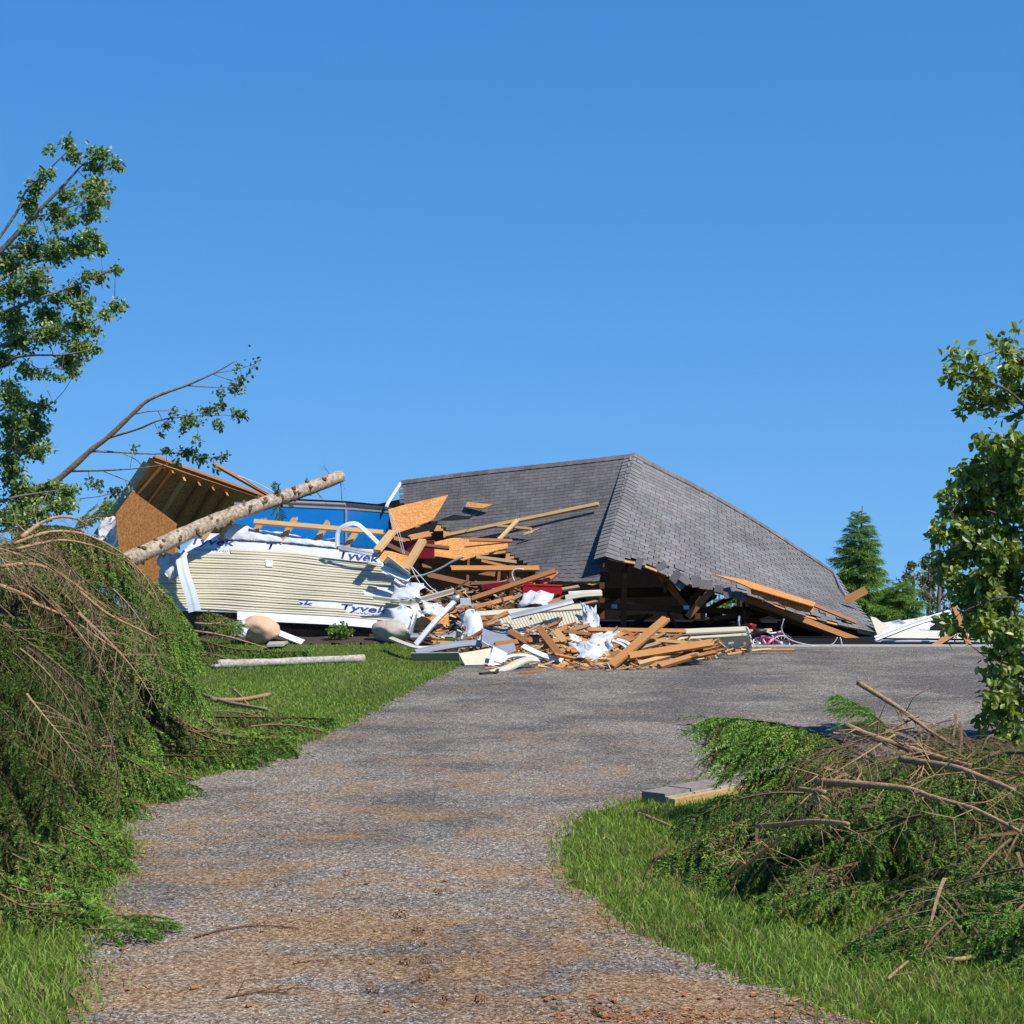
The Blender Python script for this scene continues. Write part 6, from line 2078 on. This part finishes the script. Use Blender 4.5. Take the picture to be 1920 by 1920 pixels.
# the heap of lumber on the drive: the boards that stand out
for k, (a, b, w, t, c, lab) in enumerate([
    ((926, 1209, 24.7), (1015, 1199, 24.9), .075, .04, RED, 'level reddish board left in the lumber heap'),
    ((1010, 1177, 24.9), (1053, 1233, 24.2), .085, .04, RED, 'dark reddish board standing slantwise in the lumber heap'),
    ((1144, 1250, 23.5), (1250, 1159, 24.9), .115, .04, PINE2, 'wide orange board leaning up right, largest of the lumber heap'),
    ((1177, 1231, 23.8), (1339, 1205, 24.4), .105, .04, PINE2, 'long orange board lying low to the right in the lumber heap'),
    ((1227, 1201, 24.6), (1314, 1208, 24.5), .045, .03, PINE, 'thin pale board on top of the right end of the lumber heap'),
    ((1235, 1250, 23.7), (1312, 1226, 24.3), .075, .045, PINE2, 'orange board along the front right foot of the lumber heap'),
    ((1195, 1246, 23.7), (1268, 1226, 24.2), .06, .045, PINE, 'pale board behind the front right foot board'),
    ((1100, 1181, 25.4), (1290, 1184, 25.6), .06, .04, PINE2, 'long level board at the back of the lumber heap'),
    ((1130, 1205, 24.9), (1170, 1188, 25.2), .07, .04, PINE2, 'short board slanting behind the white wrap in the heap'),
    ((1170, 1184, 25.3), (1210, 1202, 24.9), .05, .04, PINE2, 'thin board slanting down right at the back of the heap'),
    ((1040, 1181, 25.1), (1060, 1204, 24.8), .09, .04, PINE, 'pale wide board end below the soffit panel'),
    ((955, 1184, 25.0), (990, 1206, 24.7), .07, .04, RED, 'reddish board slanting beside the metal gutter section'),
    ((1030, 1204, 24.8), (1080, 1197, 25.0), .07, .04, PINE2, 'orange board crossing under the dark standing board'),
    ((1055, 1184, 25.2), (1110, 1190, 25.1), .05, .03, RED, 'thin reddish board below the soffit trim'),
    ((1180, 1222, 24.2), (1240, 1205, 24.6), .05, .035, OLDW, 'weathered board crossing behind the long orange board'),
    ((1300, 1232, 24.2), (1345, 1222, 24.4), .05, .04, RED, 'short board at the right end of the heap under the panels'),
]):
    plank(P(*a), P(*b), w, t, 'board', lab, c, face=Vector((-.2, -.75, .6)), cat='board', jag=(.03, .05))
r = random.Random(19)
for k in range(92):
    x = r.uniform(1045, 1330)
    f = (x - 1045) / 285
    ylo = np.interp(x, [1045, 1140, 1240, 1330], [1246, 1250, 1248, 1226])
    yhi = np.interp(x, [1045, 1140, 1240, 1330], [1200, 1192, 1196, 1212])
    y = r.uniform(yhi, ylo)
    Y = np.interp(y, [1190, 1250], [25.2, 23.8])
    L = r.uniform(18, 75)
    an = r.gauss(-0.18, 0.30)
    zoff = P(x, y, Y).z
    if zoff < 0.03:
        Y = (EYE - .035) * F / (y - 960)
    plank(P(x - L / 2 * math.cos(an), y - L / 2 * math.sin(an), Y - .05), P(x + L / 2 * math.cos(an), y + L / 2 * math.sin(an), Y + .05), r.choice([.02, .03, .045, .06, .085]), r.uniform(.015, .04), 'lumber_scrap', 'broken lumber scrap jumbled in the heap in front of the garage', r.choice([PINE, PINE2, PINE2, RED, RED, OLDW, DARKW]), face=Vector((r.uniform(-.3, .3), -.7, r.uniform(.4, .9))), cat='lumber scrap', group='lumber scraps in the heap in front of the garage', jag=(.03, .03))
for k in range(44):
    x, y = r.uniform(800, 1110), r.uniform(1085, 1215)
    Y = np.interp(y, [1085, 1215], [28.2, 25.2])
    L = r.uniform(20, 60)
    an = r.gauss(-0.25, 0.35)
    plank(P(x - L / 2 * math.cos(an), y - L / 2 * math.sin(an), Y), P(x + L / 2 * math.cos(an), y + L / 2 * math.sin(an), Y + .1), r.uniform(.03, .07), .03, 'lumber_scrap', 'splintered wood scrap in the dark gap between wall and garage', r.choice([RED, DARKW, DARKW, OLDW, PINE2]), cat='lumber scrap', group='wood scraps in the gap between wall and garage', face=Vector((0, -.7, .7)), jag=(.05, .05))
for k in range(20):
    x, y = r.uniform(1135, 1430), 0
    y = r.uniform(np.interp(x, [1135, 1430], [1085, 1140]), 1182)
    L, an = r.uniform(25, 90), r.choice([r.gauss(0, .15), r.gauss(.9, .3), r.gauss(-.7, .3)])
    Y = r.uniform(29.2, 31.0)
    plank(P(x - L / 2 * math.cos(an), y - L / 2 * math.sin(an), Y), P(x + L / 2 * math.cos(an), y + L / 2 * math.sin(an), Y + .1), r.choice([.04, .07, .09]), .035, 'broken_framing', 'broken framing board in the dark under the sagging eave', r.choice([RED, DARKW, DARKW]), cat='framing board', group='broken framing under the garage roof', face=Vector((0, -.9, .4)), jag=(.05, .08))


def splinters():
    q = np.random.default_rng(71)
    n = 1500
    x = np.concatenate([q.uniform(790, 1345, n - 500), q.normal(1150, 110, 500)])
    yl = np.interp(x, [790, 860, 930, 1040, 1140, 1240, 1345], [1190, 1225, 1258, 1256, 1258, 1252, 1228])
    yh = np.interp(x, [790, 900, 1060, 1130, 1345], [1110, 1090, 1120, 1188, 1205])
    t = q.random(n)
    y = yh + (yl - yh) * t
    Y = np.minimum(28.2 - 3.4 * np.clip((y - 1090) / 150, 0, 1.1), (EYE - .02) * F / np.maximum(y - 960, 60))
    c = np.column_stack([(x - 960) / F * Y, Y, EYE + (960 - y) / F * Y])
    L = q.uniform(.03, .2, n) * q.choice([.5, 1, 1.6], n)
    w = q.uniform(.006, .022, n)
    a = q.normal(0, .55, n)
    d = np.column_stack([np.cos(a), q.normal(0, .35, n), np.sin(a) * .8])
    d /= np.linalg.norm(d, axis=1, keepdims=True)
    s1 = np.cross(d, np.array([0, -.7, .7]) + q.normal(0, .4, (n, 3)))
    s1 /= np.linalg.norm(s1, axis=1, keepdims=True)
    s2 = np.cross(d, s1)
    V = []
    for e in (-1, 1):
        for u_, v_ in ((-1, -1), (1, -1), (1, 1), (-1, 1)):
            k_ = 1.0 if e < 0 else q.uniform(.1, 1, (n, 1))
            V.append(c + d * (e * L / 2)[:, None] + s1 * (u_ * w)[:, None] * k_ + s2 * (v_ * w * .4)[:, None] * k_)
    V = np.stack(V, 1)
    V[:, :, 2] = np.maximum(V[:, :, 2], .012)
    fs = np.array([(0, 1, 5, 4), (1, 2, 6, 5), (2, 3, 7, 6), (3, 0, 4, 7), (0, 3, 2, 1), (4, 5, 6, 7)])
    Fc = (np.arange(n)[:, None, None] * 8 + fs[None]).reshape(-1, 4)
    pal = np.array([PINE, PINE2, RED, DARKW, OLDW, (.5, .5, .5), (.56, .51, .39), (.2, .19, .18), (.12, .07, .05)])
    col = pal[q.choice(9, n, p=[.13, .2, .2, .12, .11, .06, .06, .06, .06])] * q.uniform(.7, 1.1, (n, 1))
    o = place('splinters', np_mesh('splinters', V.reshape(-1, 3), Fc, M['litter'], np.repeat(col, 8, 0)), ID)
    tag(o, 'splinters and small scraps strewn through the debris heap', 'splinters', kind='stuff')


splinters()
sheet([(1040, 1250), (1060, 1236), (1100, 1232), (1140, 1236), (1142, 1244, 1), (1110, 1247, 1), (1070, 1252, 1)], Plane(P(1040, 1250, 23.9), P(1140, 1236, 24.3), P(1100, 1252, 23.85)), .012, 'torn_board', 'bare orange board lying on the drive at the front of the heap', color=(1.15, 1, .85), jag=1.5)
crumple(1075, 1130, 1206, 1238, 24.3, 'loose_wrap', 'heap of crumpled white wrap in the lumber heap', amp=.06, seed=21)
crumple(1100, 1160, 1186, 1222, 24.6, 'loose_wrap', 'smooth white wrap sheet draped over the lumber heap', amp=.06, seed=22, taper=.4)
crumple(1068, 1088, 1190, 1202, 24.7, 'loose_wrap', 'tiny grey wrap scrap left of the draped wrap', amp=.03, seed=23)
for k, (x0, y0, x1, y1) in enumerate([(1148, 1200, 1182, 1218), (1156, 1198, 1190, 1214), (1164, 1202, 1196, 1220)]):
    strip([P(x0, y0, 24.5), P((x0 + x1) / 2, (y0 + y1) / 2 - 3, 24.45), P(x1, y1, 24.4)], .045, 'siding_scrap', ['striped siding scrap right of the draped wrap, lowest', 'striped siding scrap right of the draped wrap, topmost', 'striped siding scrap right of the draped wrap, nearest the wide board'][k], 'white', Vector((0, -.6, .8)), 'siding')

# folded garage door panels lying in front of the opening
gd = thing('garage_door', 'folded cream garage door panels lying across the garage opening', 'garage door', P(1300, 1220, 26.0))
def gpanel(u, v, xa, xb, y0a, y0b, y1a, y1b, Ya, Yb):
    x = xa + (xb - xa) * u
    y = (y0a + (y0b - y0a) * u) * (1 - v) + (y1a + (y1b - y1a) * u) * v
    return P(x, y, Ya + (Yb - Ya) * v)
for k, (xa, xb, a, b, c_, d_, Ya, Yb) in enumerate([(1120, 1400, 1186, 1175, 1196, 1183, 26.9, 26.5), (1160, 1402, 1199, 1184, 1207, 1192, 26.7, 26.3), (1225, 1407, 1209, 1193, 1222, 1221, 26.3, 26.45), (1110, 1300, 1183, 1182, 1188, 1186, 27.0, 26.9)]):
    MB().grid(lambda u, v: gpanel(u, v, xa, xb, a, b, c_, d_, Ya, Yb) + Vector((0, -.012, .012)) * math.sin(v * 15), 10, 10, lambda u, v: Vector((0, .02, -.025))).build('panel', M['cream'], gd, color=(.95, .95, .93))
for k in range(4):
    MB().tube([P(1400 + 2 * k, 1177 + 9 * k, 26.4), P(1405 + 2 * k, 1188 + 9 * k, 26.35)], .022, 6).build('edge_hinge', M['greymetal'], gd)

# child's bicycle
def bicycle():
    root = thing('bicycle', 'small pink bicycle lying on its side at the garage floor', 'bicycle', P(1450, 1218, 27.6))
    Y = 27.55

    def wheel(cx, cy, rad, tilt, yaw, nm):
        c = P(cx, cy, Y)
        m = Matrix.Translation(c) @ Matrix.Rotation(yaw, 4, 'Z') @ Matrix.Rotation(tilt, 4, 'X')
        ring = lambda q, rr_: [m @ Vector((math.cos(a) * q, math.sin(a) * q, 0)) for a in [2 * math.pi * i / 26 for i in range(27)]]
        w = thing_part = MB().tube(ring(rad, 0), .020, 8, False).build('wheel', M['tyre'], root, True)
        MB().tube(ring(rad * .80, 0), .010, 6, False).build('rim', M['whitemetal'], w, True)
        sp = MB()
        for i in range(12):
            a = 2 * math.pi * i / 12
            sp.tube([m @ Vector((0, 0, .01)), m @ Vector((math.cos(a) * rad * .8, math.sin(a) * rad * .8, 0))], .0035, 4, False)
        sp.tube([m @ Vector((0, 0, -.03)), m @ Vector((0, 0, .03))], .018, 8)
        sp.build('spokes', M['whitemetal'], w)
        return c

    c1 = wheel(1465, 1206, .150, R(58), R(-8), 'front')
    c2 = wheel(1424, 1207, .125, R(60), R(20), 'rear')
    hd = P(1450, 1197, Y - .05)
    st = P(1428, 1193, Y)
    bb = P(1436, 1211, Y - .08)
    f = MB()
    f.tube([hd, st], .018, 8).tube([hd, bb], .02, 8).tube([st, bb], .018, 8).tube([bb, c2], .014, 8).tube([st, c2], .012, 8)
    f.build('frame', M['pink'], root, True)
    MB().tube([hd + Vector((-.02, 0, .05)), hd, c1], .015, 8).build('fork', M['pink'], root, True)
    MB().tube([hd + Vector((-.10, -.02, .10)), hd + Vector((-.04, 0, .07)), hd + Vector((.08, -.02, .09))], .012, 8).build('handlebar', M['whitemetal'], root, True)
    MB().tube([hd + Vector((.05, -.02, .085)), hd + Vector((.11, -.02, .095))], .018, 8).build('grip', M['pink'], root, True)
    s = st + Vector((-.02, 0, .07))
    MB().tube([s + Vector((-.10, 0, 0)), s, s + Vector((.10, 0, .01))], [.045, .04, .02], 8).build('saddle', M['black'], root, True)
    MB().tube([bb + Vector((0, -.05, 0)), bb + Vector((.04, -.06, -.05))], .010, 6).build('pedal_crank', M['darkmetal'], root, True)
    g = MB()
    for i in range(9):
        a = R(20 + i * 15)
        g.v  # keep builder
    MB().grid(lambda u, v: c1 + Vector((math.cos(R(30 + 110 * u)) * .185, -.05 + .06 * v, math.sin(R(30 + 110 * u)) * .12)), 10, 2, lambda u, v: Vector((0, 0, -.004))).build('mudguard', M['pink'], root, True)


bicycle()
ch = thing('toy_seat', 'dark red plastic child seat behind the garage door panels', 'seat', P(1408, 1200, 28.0))
MB().grid(lambda u, v: P(1392 + 26 * u, 1171 + 24 * v, 28.0) + Vector((0, -.10 * math.sin(math.pi * u) + .05 * v, .02 * math.sin(math.pi * u))), 10, 6, lambda u, v: Vector((0, .02, 0))).build('backrest', M['darkred'], ch, True)
MB().box(Matrix.Translation(P(1408, 1198, 27.85)), .18, .2, .05).build('seat', M['darkred'], ch)
plank(P(1405, 1184, 27.6), P(1447, 1182, 27.7), .05, .03, 'board', 'short pale board poking out right of the garage door panels', PINE)
tag(MB().tube([P(1386, 1156, 28.0), P(1385, 1165, 27.95), P(1386, 1174, 27.95)], .016, 7).build('chrome_post', M['greymetal']), 'short grey post above the folded garage door panels', 'post')
plank(G(1410, 1219, .05), G(1490, 1219, .05), .06, .02, 'board', 'flat orange board on the slab in front of the bicycle', PINE2, face=Vector((0, -.3, 1)))

# ------------------------------------------------------------------ wreckage right of the roof
rw = thing('flattened_wall', 'white wall lying flat on the ground right of the roof', 'wall', (6.0, 28.6, 0))
MB().prism([P(1642, 1200, 28.2), P(1875, 1203, 28.2), P(1877, 1217, 28.2), P(1640, 1216, 28.2)], (0, .12, 0)).build('lower_panel', M['white'], rw, color=(.95, .97, 1))
MB().prism([P(1653, 1184, 28.8), P(1864, 1187, 28.8), P(1866, 1198, 28.6), P(1655, 1196, 28.6)], (0, .06, .02)).build('upper_panel', M['cream'], rw, color=(1.1, 1.12, 1.2))
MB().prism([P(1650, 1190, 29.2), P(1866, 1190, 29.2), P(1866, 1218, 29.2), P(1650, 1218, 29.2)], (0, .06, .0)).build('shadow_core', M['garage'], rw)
sheet([(1632, 1156), (1642, 1158), (1674, 1182), (1645, 1190)], Plane(P(1632, 1156, 29.6), P(1674, 1182, 29.4), P(1645, 1190, 29.3)), .02, 'siding_triangle', 'cream wall gable corner at the low right end of the roof', 'cream', cat='siding', jag=0)
crumple(1655, 1742, 1162, 1186, 30.0, 'sheet_metal', 'grey crumpled sheet behind the flattened white wall', 'whitemetal', amp=.05, seed=31, cat='metal sheet')
strip([P(1641, 1197, 28.0), P(1710, 1170, 28.2), P(1782, 1147, 28.4)], .075, 'white_post', 'long white post leaning up right over the flattened wall', 'white', Vector((-.2, -1, .4)), 'post', lip=.05)
plank(P(1747, 1215, 27.6), P(1786, 1190, 27.8), .08, .05, 'board', 'orange board propped on the drive before the flattened wall', PINE2)
plank(P(1818, 1215, 27.6), P(1786, 1130, 28.0), .075, .05, 'board', 'orange board standing slantwise by the end of the white post', PINE2)
strip([P(1645, 1212, 27.7), P(1690, 1214, 27.7), P(1740, 1215, 27.7)], .07, 'trim_length', 'white trim length lying low in front of the flattened wall', 'white', Vector((0, -.6, .8)))

# ------------------------------------------------------------------ kerb of pavers on the right
kb = thing('paver_kerb', 'low kerb of brown pavers between drive and grass at right', 'kerb', (1.3, 13.3, 0))
a, b = Vector((0.93, 12.72, 0)), Vector((2.35, 14.35, 0))
d = (b - a).normalized()
s = Vector((d.y, -d.x, 0))
for k in range(7):
    c = a + d * (.15 + .30 * k)
    ang = math.atan2(d.y, d.x)
    MB().box(Matrix.Translation(c + Vector((0, 0, .045 + random.uniform(-.004, .004)))) @ Matrix.Rotation(ang + random.uniform(-.02, .02), 4, 'Z'), .285, .19, .075).build('paver', M['paver'], kb)
    MB().box(Matrix.Translation(c + s * .112 + Vector((0, 0, .035))) @ Matrix.Rotation(ang, 4, 'Z'), .285, .03, .055).build('edge_stone', M['concrete'], kb)
plank(a + s * .16 + Vector((0, 0, .03)), a + d * 2.1 + s * .16 + Vector((0, 0, .03)), .05, .05, 'timber_edge', None, PINE, kb, face=Vector((0, 0, 1)))

# ------------------------------------------------------------------ a bird far up
bd = thing('bird', 'tiny dark bird flying above the leaning poplar', 'bird', P(468, 649, 60))
c = P(468, 649, 60)
MB().tube([c + Vector((-.06, 0, 0)), c, c + Vector((.06, 0, .01))], [.006, .022, .005], 7).build('body', M['plume'], bd, True)
for sgn in (-1, 1):
    MB().prism([c + Vector((-.02, 0, .01)), c + Vector((.02, 0, .01)), c + Vector((.02 * sgn, sgn * .05, .06)), c + Vector((.0, sgn * .09, .03))], (0, 0, .004)).build('wing', M['plume'], bd)
